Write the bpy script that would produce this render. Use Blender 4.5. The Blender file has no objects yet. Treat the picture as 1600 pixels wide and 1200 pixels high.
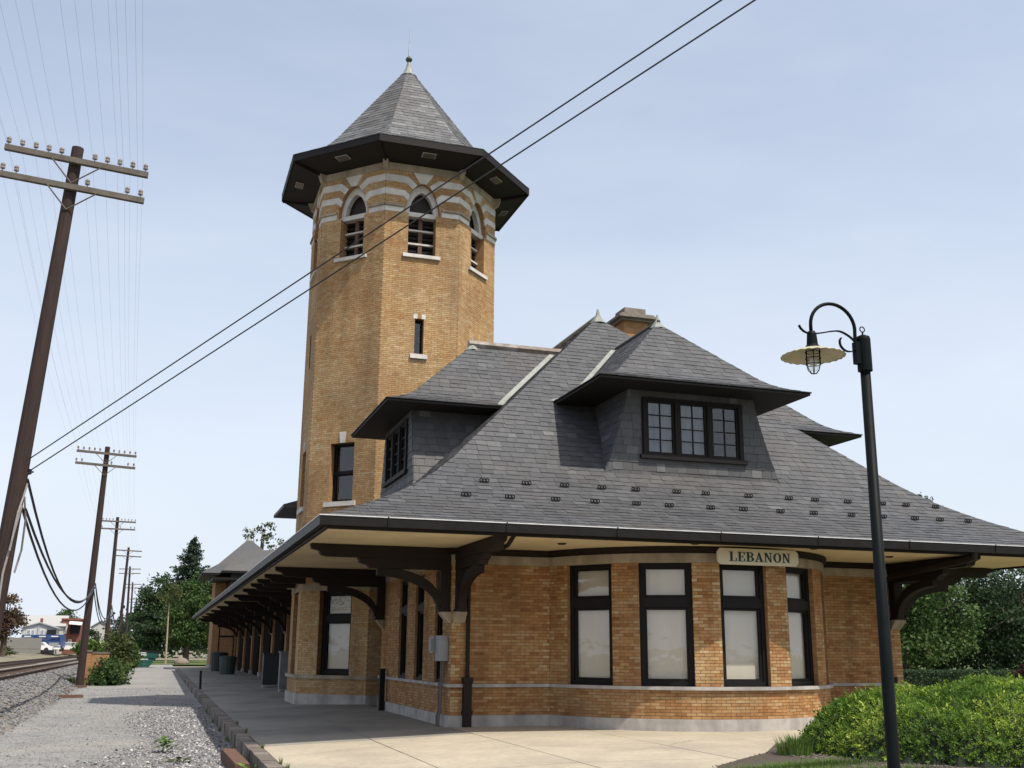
import bpy, math, random
import numpy as np
from mathutils import Matrix, Vector
random.seed(7); rng = np.random.default_rng(11)
R = math.radians
scene = bpy.context.scene
col = scene.collection

# ------------------------------------------------------------------ camera, sky, sun, exposure
cd = bpy.data.cameras.new("camera"); cam = bpy.data.objects.new("camera", cd); col.objects.link(cam)
cd.sensor_width = 36.0; cd.lens = 1657.0 / 1600 * 36; cd.clip_end = 3000; cd.clip_start = .1
_y, _p, _r = R(18.04), R(14.10), R(.425)
CAM = Vector((-6.21, -23.27, 1.62))
Fw = Vector((math.sin(_y) * math.cos(_p), math.cos(_y) * math.cos(_p), math.sin(_p)))
Rt0 = Vector((math.cos(_y), -math.sin(_y), 0)); Up0 = Rt0.cross(Fw)
Rt = Rt0 * math.cos(_r) + Up0 * math.sin(_r); Up = -Rt0 * math.sin(_r) + Up0 * math.cos(_r)
cam.matrix_world = Matrix(((Rt.x, Up.x, -Fw.x, CAM.x), (Rt.y, Up.y, -Fw.y, CAM.y), (Rt.z, Up.z, -Fw.z, CAM.z), (0, 0, 0, 1)))
scene.camera = cam
SUN = Vector((.29, -.50, 1.0)).normalized()
world = bpy.data.worlds.new("World"); scene.world = world; world.use_nodes = True
wn = world.node_tree.nodes; wl = world.node_tree.links
sky = wn.new("ShaderNodeTexSky"); sky.sky_type = 'NISHITA'; sky.sun_disc = False
sky.sun_elevation = math.asin(SUN.z); sky.sun_rotation = math.atan2(SUN.x, SUN.y)
sky.air_density = 1.0; sky.dust_density = 3.0; sky.ozone_density = .5; sky.altitude = 0
# thin summer veil over the blue: wispy cirrus, a little thicker near the horizon all the way round
wtc = wn.new("ShaderNodeTexCoord"); wmp = wn.new("ShaderNodeMapping"); wmp.inputs["Scale"].default_value = (1.2, 2.6, 5.5); wmp.inputs["Rotation"].default_value = (.3, .5, .9)
wno = wn.new("ShaderNodeTexNoise"); wno.inputs["Scale"].default_value = 1.6; wno.inputs["Detail"].default_value = 7; wno.inputs["Roughness"].default_value = .55
wmr = wn.new("ShaderNodeMapRange"); wmr.inputs[1].default_value = .35; wmr.inputs[2].default_value = .75; wmr.inputs[3].default_value = -.04; wmr.inputs[4].default_value = .13
wmx = wn.new("ShaderNodeMix"); wmx.data_type = 'RGBA'; wmx.inputs[7].default_value = (4.45, 4.84, 5.45, 1)
wl.new(wtc.outputs["Generated"], wmp.inputs[0]); wl.new(wmp.outputs[0], wno.inputs[0]); wl.new(wno.outputs[0], wmr.inputs[0])
wsx = wn.new("ShaderNodeSeparateXYZ"); wl.new(wtc.outputs["Generated"], wsx.inputs[0]); wrg = wn.new("ShaderNodeMapRange"); wrg.interpolation_type = 'SMOOTHSTEP'
wrg.inputs[1].default_value = 0; wrg.inputs[2].default_value = .62; wrg.inputs[3].default_value = .90; wrg.inputs[4].default_value = .38; wl.new(wsx.outputs[2], wrg.inputs[0])
wad = wn.new("ShaderNodeMath"); wad.use_clamp = True; wl.new(wmr.outputs[0], wad.inputs[0]); wl.new(wrg.outputs[0], wad.inputs[1]); wl.new(wad.outputs[0], wmx.inputs[0])
wl.new(sky.outputs[0], wmx.inputs[6]); wl.new(wmx.outputs[2], wn["Background"].inputs[0]); wn["Background"].inputs[1].default_value = .15
sd = bpy.data.lights.new("sun", 'SUN'); so = bpy.data.objects.new("sun", sd); col.objects.link(so)
sd.energy = 4.4; sd.angle = R(.6); sd.color = (1, .93, .82)
so.rotation_euler = (-SUN).to_track_quat('-Z', 'Y').to_euler(); so.location = (20, -40, 60)
vs = scene.view_settings; vs.view_transform = 'Standard'; vs.look = 'None'; vs.gamma = 1; vs.use_curve_mapping = False
vs.exposure = 0.33

# ------------------------------------------------------------------ materials
MATS = {}
def pmat(name, c1, c2=None, rough=.8, scale=4., bump=0., bscale=40., metal=0., spec=.4, ramp=None, var=.25, stretch=None, big=None, speck=None, streak=0):
    m = bpy.data.materials.new(name); m.use_nodes = True; nt = m.node_tree; N = nt.nodes; L = nt.links
    b = N["Principled BSDF"]; b.inputs["Roughness"].default_value = rough; b.inputs["Metallic"].default_value = metal
    b.inputs["Specular IOR Level"].default_value = spec
    geo = N.new("ShaderNodeNewGeometry"); vec = geo.outputs["Position"]
    if stretch:
        mp = N.new("ShaderNodeMapping"); mp.inputs["Scale"].default_value = stretch; L.new(vec, mp.inputs[0]); vec = mp.outputs[0]
    no = N.new("ShaderNodeTexNoise"); no.inputs["Scale"].default_value = scale; no.inputs["Detail"].default_value = 6
    no.inputs["Roughness"].default_value = .65; L.new(vec, no.inputs[0])
    mr = N.new("ShaderNodeMapRange"); mr.inputs[1].default_value = .3; mr.inputs[2].default_value = .7; L.new(no.outputs[0], mr.inputs[0])
    if ramp:
        at = N.new("ShaderNodeAttribute"); at.attribute_name = "tint"
        cr = N.new("ShaderNodeValToRGB"); L.new(at.outputs["Fac"], cr.inputs[0])
        el = cr.color_ramp.elements
        while len(el) < len(ramp): el.new(.5)
        for e, (p, c) in zip(el, ramp): e.position = p; e.color = (*c, 1)
        mx = N.new("ShaderNodeMix"); mx.data_type = 'RGBA'; mx.blend_type = 'MULTIPLY'; mx.inputs[0].default_value = 1
        mr.inputs[3].default_value = 1 - var; mr.inputs[4].default_value = 1 + var * .6
        L.new(cr.outputs[0], mx.inputs[6]); L.new(mr.outputs[0], mx.inputs[7]); out = mx.outputs[2]
    else:
        mx = N.new("ShaderNodeMix"); mx.data_type = 'RGBA'; mx.inputs[6].default_value = (*c1, 1); mx.inputs[7].default_value = (*(c2 or c1), 1)
        L.new(mr.outputs[0], mx.inputs[0]); out = mx.outputs[2]
    if big:                                   # slow large stains: (scale, colour, amount)
        n2 = N.new("ShaderNodeTexNoise"); n2.inputs["Scale"].default_value = big[0]; n2.inputs["Detail"].default_value = 5; L.new(geo.outputs["Position"], n2.inputs[0])
        m2 = N.new("ShaderNodeMapRange"); m2.inputs[1].default_value = .45; m2.inputs[2].default_value = .72; m2.inputs[4].default_value = big[2]; L.new(n2.outputs[0], m2.inputs[0])
        x2 = N.new("ShaderNodeMix"); x2.data_type = 'RGBA'; x2.inputs[7].default_value = (*big[1], 1)
        L.new(m2.outputs[0], x2.inputs[0]); L.new(out, x2.inputs[6]); out = x2.outputs[2]
    if streak:                                # old water and soot streaks, long in the vertical
        mq = N.new("ShaderNodeMapping"); mq.inputs["Scale"].default_value = (2.2, 2.2, .16); L.new(geo.outputs["Position"], mq.inputs[0])
        n4 = N.new("ShaderNodeTexNoise"); n4.inputs["Scale"].default_value = 1.0; n4.inputs["Detail"].default_value = 4; L.new(mq.outputs[0], n4.inputs[0])
        m4 = N.new("ShaderNodeMapRange"); m4.inputs[1].default_value = .42; m4.inputs[2].default_value = .70; m4.inputs[3].default_value = 1.05; m4.inputs[4].default_value = 1 - streak; L.new(n4.outputs[0], m4.inputs[0])
        x4 = N.new("ShaderNodeMix"); x4.data_type = 'RGBA'; x4.blend_type = 'MULTIPLY'; x4.inputs[0].default_value = 1; L.new(out, x4.inputs[6]); L.new(m4.outputs[0], x4.inputs[7]); out = x4.outputs[2]
    if speck:                                 # fine aggregate: (scale, amount)
        n3 = N.new("ShaderNodeTexNoise"); n3.inputs["Scale"].default_value = speck[0]; n3.inputs["Detail"].default_value = 3; n3.inputs["Roughness"].default_value = .8; L.new(geo.outputs["Position"], n3.inputs[0])
        m3 = N.new("ShaderNodeMapRange"); m3.inputs[1].default_value = .35; m3.inputs[2].default_value = .65; m3.inputs[3].default_value = 1 - speck[1]; m3.inputs[4].default_value = 1 + speck[1]; L.new(n3.outputs[0], m3.inputs[0])
        x3 = N.new("ShaderNodeMix"); x3.data_type = 'RGBA'; x3.blend_type = 'MULTIPLY'; x3.inputs[0].default_value = 1; L.new(out, x3.inputs[6]); L.new(m3.outputs[0], x3.inputs[7]); out = x3.outputs[2]
    L.new(out, b.inputs["Base Color"])
    if bump:
        nb = N.new("ShaderNodeTexNoise"); nb.inputs["Scale"].default_value = bscale; nb.inputs["Detail"].default_value = 4; L.new(vec, nb.inputs[0])
        bp = N.new("ShaderNodeBump"); bp.inputs["Strength"].default_value = bump; bp.inputs["Distance"].default_value = .02
        L.new(nb.outputs[0], bp.inputs["Height"]); L.new(bp.outputs[0], b.inputs["Normal"])
    MATS[name] = m; return m

BR = [(0, (.17, .066, .024)), (.3, (.30, .138, .047)), (.55, (.38, .208, .083)), (.8, (.43, .285, .138)), (1, (.50, .375, .21))]
pmat("brick", (0, 0, 0), rough=.82, scale=9, bump=.25, bscale=70, ramp=BR, var=.28, spec=.3, big=(.45, (.17, .10, .055), .45), streak=.2)
pmat("mortar", (.165, .105, .06), (.11, .07, .042), rough=.95, scale=12, bump=.3)
pmat("chimney_stone", (.24, .21, .175), (.13, .115, .10), rough=.9, scale=4)
pmat("tower_mortar", (.27, .18, .095), (.19, .125, .068), rough=.95, scale=12, bump=.2)
pmat("stone", (.40, .34, .25), (.27, .22, .16), rough=.85, scale=3, bump=.2, big=(1.2, (.16, .13, .10), .5), streak=.3)
pmat("pale_stone", (.62, .60, .56), (.47, .45, .41), rough=.85, scale=3, bump=.2, big=(1.5, (.30, .28, .26), .45))
pmat("plinth_stone", (.44, .415, .385), (.32, .30, .28), rough=.9, scale=4, bump=.3, bscale=90, big=(1.0, (.22, .20, .19), .55), streak=.3)
pmat("slate", (0, 0, 0), rough=.62, scale=7, bump=.25, bscale=30, spec=.35, var=.22,
     ramp=[(0, (.038, .039, .043)), (.5, (.060, .062, .067)), (.85, (.082, .084, .089)), (1, (.155, .158, .160))], big=(.5, (.072, .064, .055), .5))
pmat("slate_bed", (.03, .03, .033), (.045, .045, .05), rough=.9)
pmat("black_paint", (.007, .006, .006), (.011, .009, .009), rough=.6, scale=2, spec=.2)
pmat("brown_paint", (.013, .009, .007), (.020, .014, .011), rough=.65, scale=2, spec=.2)
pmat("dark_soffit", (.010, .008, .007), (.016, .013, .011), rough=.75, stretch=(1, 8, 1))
pmat("cream_paint", (.70, .58, .35), (.58, .47, .28), rough=.75, scale=2.5, stretch=(3, 3, 1), big=(.6, (.42, .33, .20), .6))
pmat("gutter_paint", (.008, .007, .007), (.014, .013, .012), rough=.5, spec=.15)
pmat("lip_glint", (.72, .72, .72), (.5, .5, .5), rough=.5, metal=.2)  # pale colour paints the specular glint along the gutter's top edge
pmat("patina", (.26, .275, .25), (.17, .18, .165), rough=.6, scale=6, metal=.15)
pmat("copper_cap", (.21, .165, .135), (.12, .095, .08), rough=.7, scale=7, metal=0, big=(3.0, (.36, .345, .32), .75))
pmat("blind", (.64, .575, .485), (.56, .50, .42), rough=.9, scale=2, stretch=(1, 1, .15))
pmat("blind_warm", (.50, .44, .30), (.44, .38, .26), rough=.9, scale=2, stretch=(1, 1, .15))
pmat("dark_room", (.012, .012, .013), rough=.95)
pmat("louver", (.025, .022, .02), (.04, .035, .03), rough=.8)
pmat("vent_metal", (.42, .40, .37), (.3, .28, .26), rough=.6)
pmat("sign_board", (.62, .56, .42), (.55, .50, .37), rough=.6)
pmat("sign_letter", (.012, .035, .028), rough=.6)
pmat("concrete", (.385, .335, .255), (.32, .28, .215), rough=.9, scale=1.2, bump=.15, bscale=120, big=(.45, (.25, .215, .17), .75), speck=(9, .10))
pmat("shaded_concrete", (.265, .245, .212), (.20, .185, .162), rough=.9, scale=1.1, bump=.2, bscale=120, big=(.4, (.10, .095, .088), .7))  # greyer side-platform concrete, darkened to put the canopy shade into its colour
pmat("curtain", (.36, .37, .38), (.13, .14, .15), rough=.9, scale=3, stretch=(1, 1, .2))
pmat("wing_dark", (.012, .010, .009), (.018, .015, .013), rough=.95, spec=.03)  # near-black for the wing wall and boards, deepening the canopy shade
pmat("platform_bed", (.16, .14, .12), (.10, .09, .08), rough=.95)
pmat("curb_brick", (0, 0, 0), rough=.9, scale=8, bump=.4, ramp=[(0, (.105, .088, .075)), (.6, (.165, .138, .116)), (1, (.24, .21, .18))], var=.4)
pmat("asphalt", (.24, .236, .23), (.15, .147, .143), rough=.95, scale=1.3, bump=.7, bscale=60, big=(.22, (.27, .255, .23), .7), speck=(14, .35))
pmat("gravel_bed", (.22, .205, .19), (.12, .115, .11), rough=.95, scale=22, bump=.8, bscale=40)
pmat("gravel", (0, 0, 0), rough=.9, scale=20, ramp=[(0, (.065, .065, .068)), (.5, (.16, .16, .165)), (.9, (.29, .29, .295)), (1, (.52, .51, .50))], var=.2)
pmat("ballast", (.23, .21, .185), (.11, .10, .09), rough=.95, scale=9, bump=1., bscale=18, big=(.3, (.17, .14, .11), .6))
pmat("dirt", (.20, .17, .13), (.13, .12, .08), rough=.95, scale=3, bump=.5, big=(.1, (.10, .12, .04), .7))
pmat("lawn", (.085, .125, .030), (.055, .085, .02), rough=.95, scale=3, bump=.6, bscale=60, big=(.2, (.15, .14, .05), .6))
pmat("mulch", (.045, .035, .027), (.085, .068, .052), rough=.95, scale=30, bump=1., bscale=60)
pmat("rail_steel", (.09, .055, .04), (.05, .035, .028), rough=.6, metal=.3)
pmat("tie_wood", (.11, .075, .05), (.055, .04, .03), rough=.9, scale=4, bump=.4, stretch=(1, 1, 6))
pmat("timber", (.16, .085, .055), (.07, .04, .03), rough=.9, scale=5, bump=.6, stretch=(8, 1, 8))
pmat("pole_wood", (.042, .023, .018), (.018, .011, .010), rough=.85, scale=3, bump=.4, stretch=(6, 6, .5))
pmat("arm_wood", (.13, .115, .095), (.075, .066, .055), rough=.85, scale=4)
pmat("insulator", (.30, .26, .24), (.16, .13, .12), rough=.3, spec=.6)
pmat("zinc", (.38, .38, .38), (.26, .26, .27), rough=.5, metal=.5)
pmat("wire_black", (.02, .02, .022), rough=.6)
pmat("cable_grey", (.30, .28, .27), (.2, .19, .19), rough=.7)
pmat("lamp_paint", (.005, .007, .0075), (.008, .010, .011), rough=.5, spec=.06)
pmat("lamp_shade", (.40, .38, .27), (.31, .29, .20), rough=.55, scale=6)
pmat("meter_grey", (.24, .26, .27), (.19, .2, .21), rough=.5, scale=3)
pmat("conduit", (.13, .115, .105), (.09, .08, .075), rough=.6)
pmat("dumpster_green", (.008, .075, .062), (.006, .05, .045), rough=.5, scale=3)
pmat("white_paint", (.75, .74, .72), (.62, .61, .59), rough=.7)
pmat("bin_dark", (.022, .026, .026), (.035, .04, .04), rough=.6)
pmat("bin_green", (.05, .07, .06), (.035, .05, .045), rough=.6)
pmat("news_grey", (.20, .20, .20), (.14, .14, .145), rough=.6)
pmat("boulder", (.24, .195, .155), (.12, .10, .08), rough=.9, scale=4, bump=.6, bscale=10)
pmat("siding", (.46, .46, .43), (.38, .38, .36), rough=.8)
pmat("roof_white", (.36, .36, .345), (.29, .29, .28), rough=.7)
pmat("red_wall", (.20, .075, .055), (.14, .05, .04), rough=.9)
pmat("truck_blue", (.03, .07, .20), (.022, .05, .15), rough=.35, spec=.5)
pmat("car_white", (.7, .7, .7), rough=.35)
pmat("car_silver", (.36, .38, .4), rough=.35, metal=.3)
pmat("rubber", (.02, .02, .02), rough=.9)
pmat("fence_wood", (.24, .235, .22), (.17, .165, .15), rough=.9, stretch=(6, 6, 1))
pmat("bark", (.10, .075, .055), (.055, .042, .032), rough=.95, scale=5, bump=.6, stretch=(4, 4, .7))
pmat("pale_bark", (.36, .29, .22), (.25, .2, .15), rough=.95)
def leafmat(name, ramp, rough=.6, spec=.25, trans=.25):
    m = pmat(name, (0, 0, 0), rough=rough, scale=3, ramp=ramp, var=.25, spec=spec)
    nt = m.node_tree; N = nt.nodes; L = nt.links; b = N["Principled BSDF"]; o = N["Material Output"]
    t = N.new("ShaderNodeBsdfTranslucent"); mx = N.new("ShaderNodeMixShader"); mx.inputs[0].default_value = trans
    src = b.inputs["Base Color"].links[0].from_socket; L.new(src, t.inputs[0]); L.new(b.outputs[0], mx.inputs[1]); L.new(t.outputs[0], mx.inputs[2]); L.new(mx.outputs[0], o.inputs[0])
    return m
leafmat("leaf", [(0, (.026, .055, .015)), (.5, (.055, .105, .026)), (1, (.11, .16, .045))])  # tree greens lightened to stand in for distance haze
leafmat("leaf_dark", [(0, (.020, .042, .018)), (.5, (.038, .072, .028)), (1, (.075, .115, .046))])
leafmat("leaf_conifer", [(0, (.017, .036, .024)), (.5, (.032, .060, .036)), (1, (.06, .088, .046))])
leafmat("leaf_yew", [(0, (.03, .075, .009)), (.5, (.085, .165, .016)), (.8, (.21, .31, .032)), (1, (.42, .48, .09))], trans=.35)
leafmat("leaf_weed", [(0, (.06, .12, .02)), (1, (.14, .22, .05))], trans=.3)
leafmat("leaf_rust", [(0, (.05, .035, .02)), (.5, (.11, .06, .04)), (1, (.10, .10, .05))])
leafmat("leaf_purple", [(0, (.03, .008, .012)), (1, (.09, .02, .03))])
leafmat("leaf_olive", [(0, (.03, .045, .012)), (.5, (.06, .075, .022)), (1, (.10, .115, .035))])
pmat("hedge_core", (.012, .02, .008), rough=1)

def glassmat(name, tint, refl=.9, base=.05):
    m = bpy.data.materials.new(name); m.use_nodes = True; nt = m.node_tree; N = nt.nodes; L = nt.links
    N.remove(N["Principled BSDF"])
    tr = N.new("ShaderNodeBsdfTransparent"); tr.inputs[0].default_value = (*tint, 1)
    gl = N.new("ShaderNodeBsdfGlossy"); gl.inputs[0].default_value = (refl, refl, refl, 1); gl.inputs["Roughness"].default_value = .03
    lw = N.new("ShaderNodeLayerWeight"); lw.inputs[0].default_value = .5
    pw = N.new("ShaderNodeMath"); pw.operation = 'POWER'; pw.inputs[1].default_value = 5; L.new(lw.outputs["Facing"], pw.inputs[0])
    fr = N.new("ShaderNodeMath"); fr.operation = 'MULTIPLY_ADD'; fr.inputs[1].default_value = .6; fr.inputs[2].default_value = base; L.new(pw.outputs[0], fr.inputs[0])
    geo = N.new("ShaderNodeNewGeometry"); no = N.new("ShaderNodeTexNoise"); no.inputs["Scale"].default_value = 2.2; L.new(geo.outputs["Position"], no.inputs[0])
    bp = N.new("ShaderNodeBump"); bp.inputs["Strength"].default_value = .12; bp.inputs["Distance"].default_value = .05; L.new(no.outputs[0], bp.inputs["Height"])
    L.new(bp.outputs[0], gl.inputs["Normal"])
    mx = N.new("ShaderNodeMixShader"); L.new(fr.outputs[0], mx.inputs[0]); L.new(tr.outputs[0], mx.inputs[1]); L.new(gl.outputs[0], mx.inputs[2])
    L.new(mx.outputs[0], N["Material Output"].inputs[0]); MATS[name] = m
glassmat("glass", (.96, .97, .97)); glassmat("glass_dark", (.8, .82, .84), base=.055); glassmat("jar_glass", (.9, .92, .9))
def bricktex(name, a, b_, mort):
    m = bpy.data.materials.new(name); m.use_nodes = True; nt = m.node_tree; N = nt.nodes; L = nt.links; b = N["Principled BSDF"]
    b.inputs["Roughness"].default_value = .9
    geo = N.new("ShaderNodeNewGeometry"); sx = N.new("ShaderNodeSeparateXYZ"); L.new(geo.outputs["Position"], sx.inputs[0])
    ad = N.new("ShaderNodeMath"); L.new(sx.outputs[0], ad.inputs[0]); L.new(sx.outputs[1], ad.inputs[1])
    cb = N.new("ShaderNodeCombineXYZ"); L.new(ad.outputs[0], cb.inputs[0]); L.new(sx.outputs[2], cb.inputs[1])
    br = N.new("ShaderNodeTexBrick"); L.new(cb.outputs[0], br.inputs[0]); br.inputs["Scale"].default_value = 1
    br.inputs["Brick Width"].default_value = .215; br.inputs["Row Height"].default_value = .068; br.inputs["Mortar Size"].default_value = .005
    br.inputs[1].default_value = (*a, 1); br.inputs[2].default_value = (*b_, 1); br.inputs[3].default_value = (*mort, 1)
    L.new(br.outputs[0], b.inputs["Base Color"])
    bp = N.new("ShaderNodeBump"); bp.inputs["Strength"].default_value = .4; bp.inputs["Distance"].default_value = .01; bp.invert = True
    L.new(br.outputs[1], bp.inputs["Height"]); L.new(bp.outputs[0], b.inputs["Normal"]); MATS[name] = m
bricktex("brick_far", (.34, .185, .075), (.25, .12, .048), (.24, .17, .10))

# ------------------------------------------------------------------ mesh helpers
V3 = lambda *a: np.array(a, float)
UPZ = V3(0, 0, 1)
class MB:
    def __init__(s): s.v = []; s.f = []; s.t = []
    def poly(s, pts, t=.5):
        i = len(s.v); s.v += [tuple(map(float, p)) for p in pts]; s.f.append(tuple(range(i, i + len(pts)))); s.t.append(t); return s
    def mesh(s, vs, fs, t=.5):
        i = len(s.v); s.v += [tuple(map(float, p)) for p in vs]
        for f in fs: s.f.append(tuple(i + k for k in f)); s.t.append(t)
        return s
    def hexa(s, p, t=.5):    # 8 points: bottom ring 0-3, top ring 4-7
        return s.mesh(p, [(3, 2, 1, 0), (4, 5, 6, 7), (0, 1, 5, 4), (1, 2, 6, 5), (2, 3, 7, 6), (3, 0, 4, 7)], t)
    def box(s, x0, x1, y0, y1, z0, z1, t=.5):
        return s.hexa([(x0, y0, z0), (x1, y0, z0), (x1, y1, z0), (x0, y1, z0), (x0, y0, z1), (x1, y0, z1), (x1, y1, z1), (x0, y1, z1)], t)
    def fbox(s, fr, u0, u1, z0, z1, d0, d1, t=.5):   # box in a wall frame
        q = lambda u, z, d: fr(u, z, d)
        return s.hexa([q(u0, z0, d1), q(u1, z0, d1), q(u1, z0, d0), q(u0, z0, d0), q(u0, z1, d1), q(u1, z1, d1), q(u1, z1, d0), q(u0, z1, d0)], t)
    def prism(s, pts, mp, d0, d1, t=.5):             # 2D outline pushed through mp(a, b, depth)
        n = len(pts); A = [mp(a, b, d0) for a, b in pts]; B = [mp(a, b, d1) for a, b in pts]
        return s.mesh(A + B, [tuple(range(n - 1, -1, -1)), tuple(range(n, 2 * n))] + [(i, (i + 1) % n, n + (i + 1) % n, n + i) for i in range(n)], t)
    def tube(s, pts, r, k=8, t=.5, cap=True):
        pts = [np.array(p, float) for p in pts]; rs = r if hasattr(r, '__len__') else [r] * len(pts); n0 = len(s.v); ref = None
        for i, p in enumerate(pts):
            d = pts[min(i + 1, len(pts) - 1)] - pts[max(i - 1, 0)]; d /= np.linalg.norm(d) + 1e-9
            if ref is None: ref = V3(1, 0, 0) if abs(d[0]) < .8 else V3(0, 1, 0)
            a = ref - d * (ref @ d); a /= np.linalg.norm(a) + 1e-9; b = np.cross(d, a); ref = a
            for j in range(k):
                an = 2 * math.pi * j / k; s.v.append(tuple(p + rs[i] * (math.cos(an) * a + math.sin(an) * b)))
        for i in range(len(pts) - 1):
            for j in range(k):
                s.f.append((n0 + i * k + j, n0 + i * k + (j + 1) % k, n0 + (i + 1) * k + (j + 1) % k, n0 + (i + 1) * k + j)); s.t.append(t)
        if cap:
            s.f.append(tuple(n0 + j for j in range(k - 1, -1, -1))); s.t.append(t)
            s.f.append(tuple(n0 + (len(pts) - 1) * k + j for j in range(k))); s.t.append(t)
        return s
    def lathe(s, c, prof, k=12, t=.5, wave=None):
        n0 = len(s.v)
        for r, z in prof:
            for j in range(k):
                a = 2 * math.pi * j / k; w = wave(r, a) if wave else 0
                s.v.append((c[0] + r * math.cos(a), c[1] + r * math.sin(a), c[2] + z + w))
        for i in range(len(prof) - 1):
            for j in range(k):
                s.f.append((n0 + i * k + j, n0 + i * k + (j + 1) % k, n0 + (i + 1) * k + (j + 1) % k, n0 + (i + 1) * k + j)); s.t.append(t)
        for rr, rv in ((0, True), (len(prof) - 1, False)):
            if prof[rr][0] > .004:
                ids = [n0 + rr * k + j for j in range(k)]; s.f.append(tuple(ids[::-1] if rv else ids)); s.t.append(t)
        return s
    def sweep(s, path, d0, d1, z0, z1, closed=False, t=.5):
        P_ = [np.array(p[:2], float) for p in path]; n = len(P_); nr = []
        for i in range(n):
            ns = []
            for a, b in ((i - 1, i), (i, i + 1)):
                if not closed and (a < 0 or b >= n): continue
                d = P_[b % n] - P_[a % n]; d /= np.linalg.norm(d); ns.append(V3(d[1], -d[0]))
            m = sum(ns) / len(ns); nr.append(m / max(.3, m @ ns[0]))
        n0 = len(s.v)
        for i in range(n):
            for d, z in ((d0, z0), (d1, z0), (d1, z1), (d0, z1)):
                q = P_[i] + nr[i] * d; s.v.append((q[0], q[1], z))
        for i in range(n if closed else n - 1):
            j = (i + 1) % n
            for k in range(4):
                s.f.append((n0 + i * 4 + k, n0 + j * 4 + k, n0 + j * 4 + (k + 1) % 4, n0 + i * 4 + (k + 1) % 4)); s.t.append(t)
        if not closed:
            s.f.append((n0, n0 + 1, n0 + 2, n0 + 3)); s.t.append(t); e = n0 + (n - 1) * 4; s.f.append((e + 3, e + 2, e + 1, e)); s.t.append(t)
        return s
    def me(s, name, mat, smooth=False):
        m = bpy.data.meshes.new(name); m.from_pydata(s.v, [], s.f); m.materials.append(MATS[mat])
        a = m.attributes.new("tint", 'FLOAT', 'FACE'); a.data.foreach_set("value", s.t)
        if smooth: m.shade_smooth()
        return m
def link(name, me, parent=None, kind=None, label=None):
    o = bpy.data.objects.new(name, me); col.objects.link(o)
    if parent is not None:
        o.parent = parent
        if parent.type == 'EMPTY': o.matrix_parent_inverse = Matrix.Translation(-Vector(parent.location))
    if kind: o["kind"] = kind
    if label: o["label"] = label
    return o
def part(name, mb, mat, parent, kind=None, smooth=False, label=None): return link(name, mb.me(name, mat, smooth), parent, kind, label)
def tag(o, label, cat, group=None):
    o["label"] = label; o["category"] = cat
    if group: o["group"] = group
    return o
def thing(name, loc, label, cat, group=None):
    o = bpy.data.objects.new(name, None); col.objects.link(o); o.location = loc; o.empty_display_size = .3
    return tag(o, label, cat, group)
def solo(name, mb, mat, label, cat, group=None, smooth=False):
    return tag(link(name, mb.me(name, mat, smooth)), label, cat, group)
def struct(name, mb, mat, kind="structure", smooth=False):
    o = link(name, mb.me(name, mat, smooth)); o["kind"] = kind; return o
def inst_mesh(name, uv, uf, mats, tints, mat):
    """many transformed copies of one small mesh joined into one mesh"""
    uv = np.array(uv, float); M = np.asarray(mats, float); n = len(M); k = len(uv)
    v = (np.einsum('nij,kj->nki', M[:, :3, :3], uv) + M[:, None, :3, 3]).reshape(-1, 3)
    lens = [len(f) for f in uf]; flat = np.concatenate([np.array(f) for f in uf]); L_ = len(flat)
    idx = (flat[None, :] + (np.arange(n) * k)[:, None]).ravel()
    starts = (np.concatenate([[0], np.cumsum(lens)[:-1]])[None, :] + (np.arange(n) * L_)[:, None]).ravel()
    me = bpy.data.meshes.new(name); me.vertices.add(n * k); me.vertices.foreach_set("co", v.ravel())
    me.loops.add(n * L_); me.loops.foreach_set("vertex_index", idx.astype(np.int32))
    me.polygons.add(n * len(uf)); me.polygons.foreach_set("loop_start", starts.astype(np.int32))
    me.update(calc_edges=True); me.shade_flat(); me.materials.append(MATS[mat])
    a = me.attributes.new("tint", 'FLOAT', 'FACE'); a.data.foreach_set("value", np.repeat(np.asarray(tints, float), len(uf)).astype(np.float32))
    return me
def mat4(x, y, z, o):
    M = np.eye(4); M[:3, 0] = x; M[:3, 1] = y; M[:3, 2] = z; M[:3, 3] = o; return M
def nrm(v): v = np.array(v, float); return v / np.linalg.norm(v)
def px_area(p, n, a):
    d = p - np.array(CAM); L = np.linalg.norm(d); return a * max(0, -(d @ n) / L) / L ** 2
def in_view(p):
    d = Vector(p) - CAM; z = d.dot(Fw)
    if z <= 0: return False
    x = 800 + 1657 * d.dot(Rt) / z; y = 600 - 1657 * d.dot(Up) / z
    return 0 < x < 1600 and 0 < y < 1200

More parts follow.
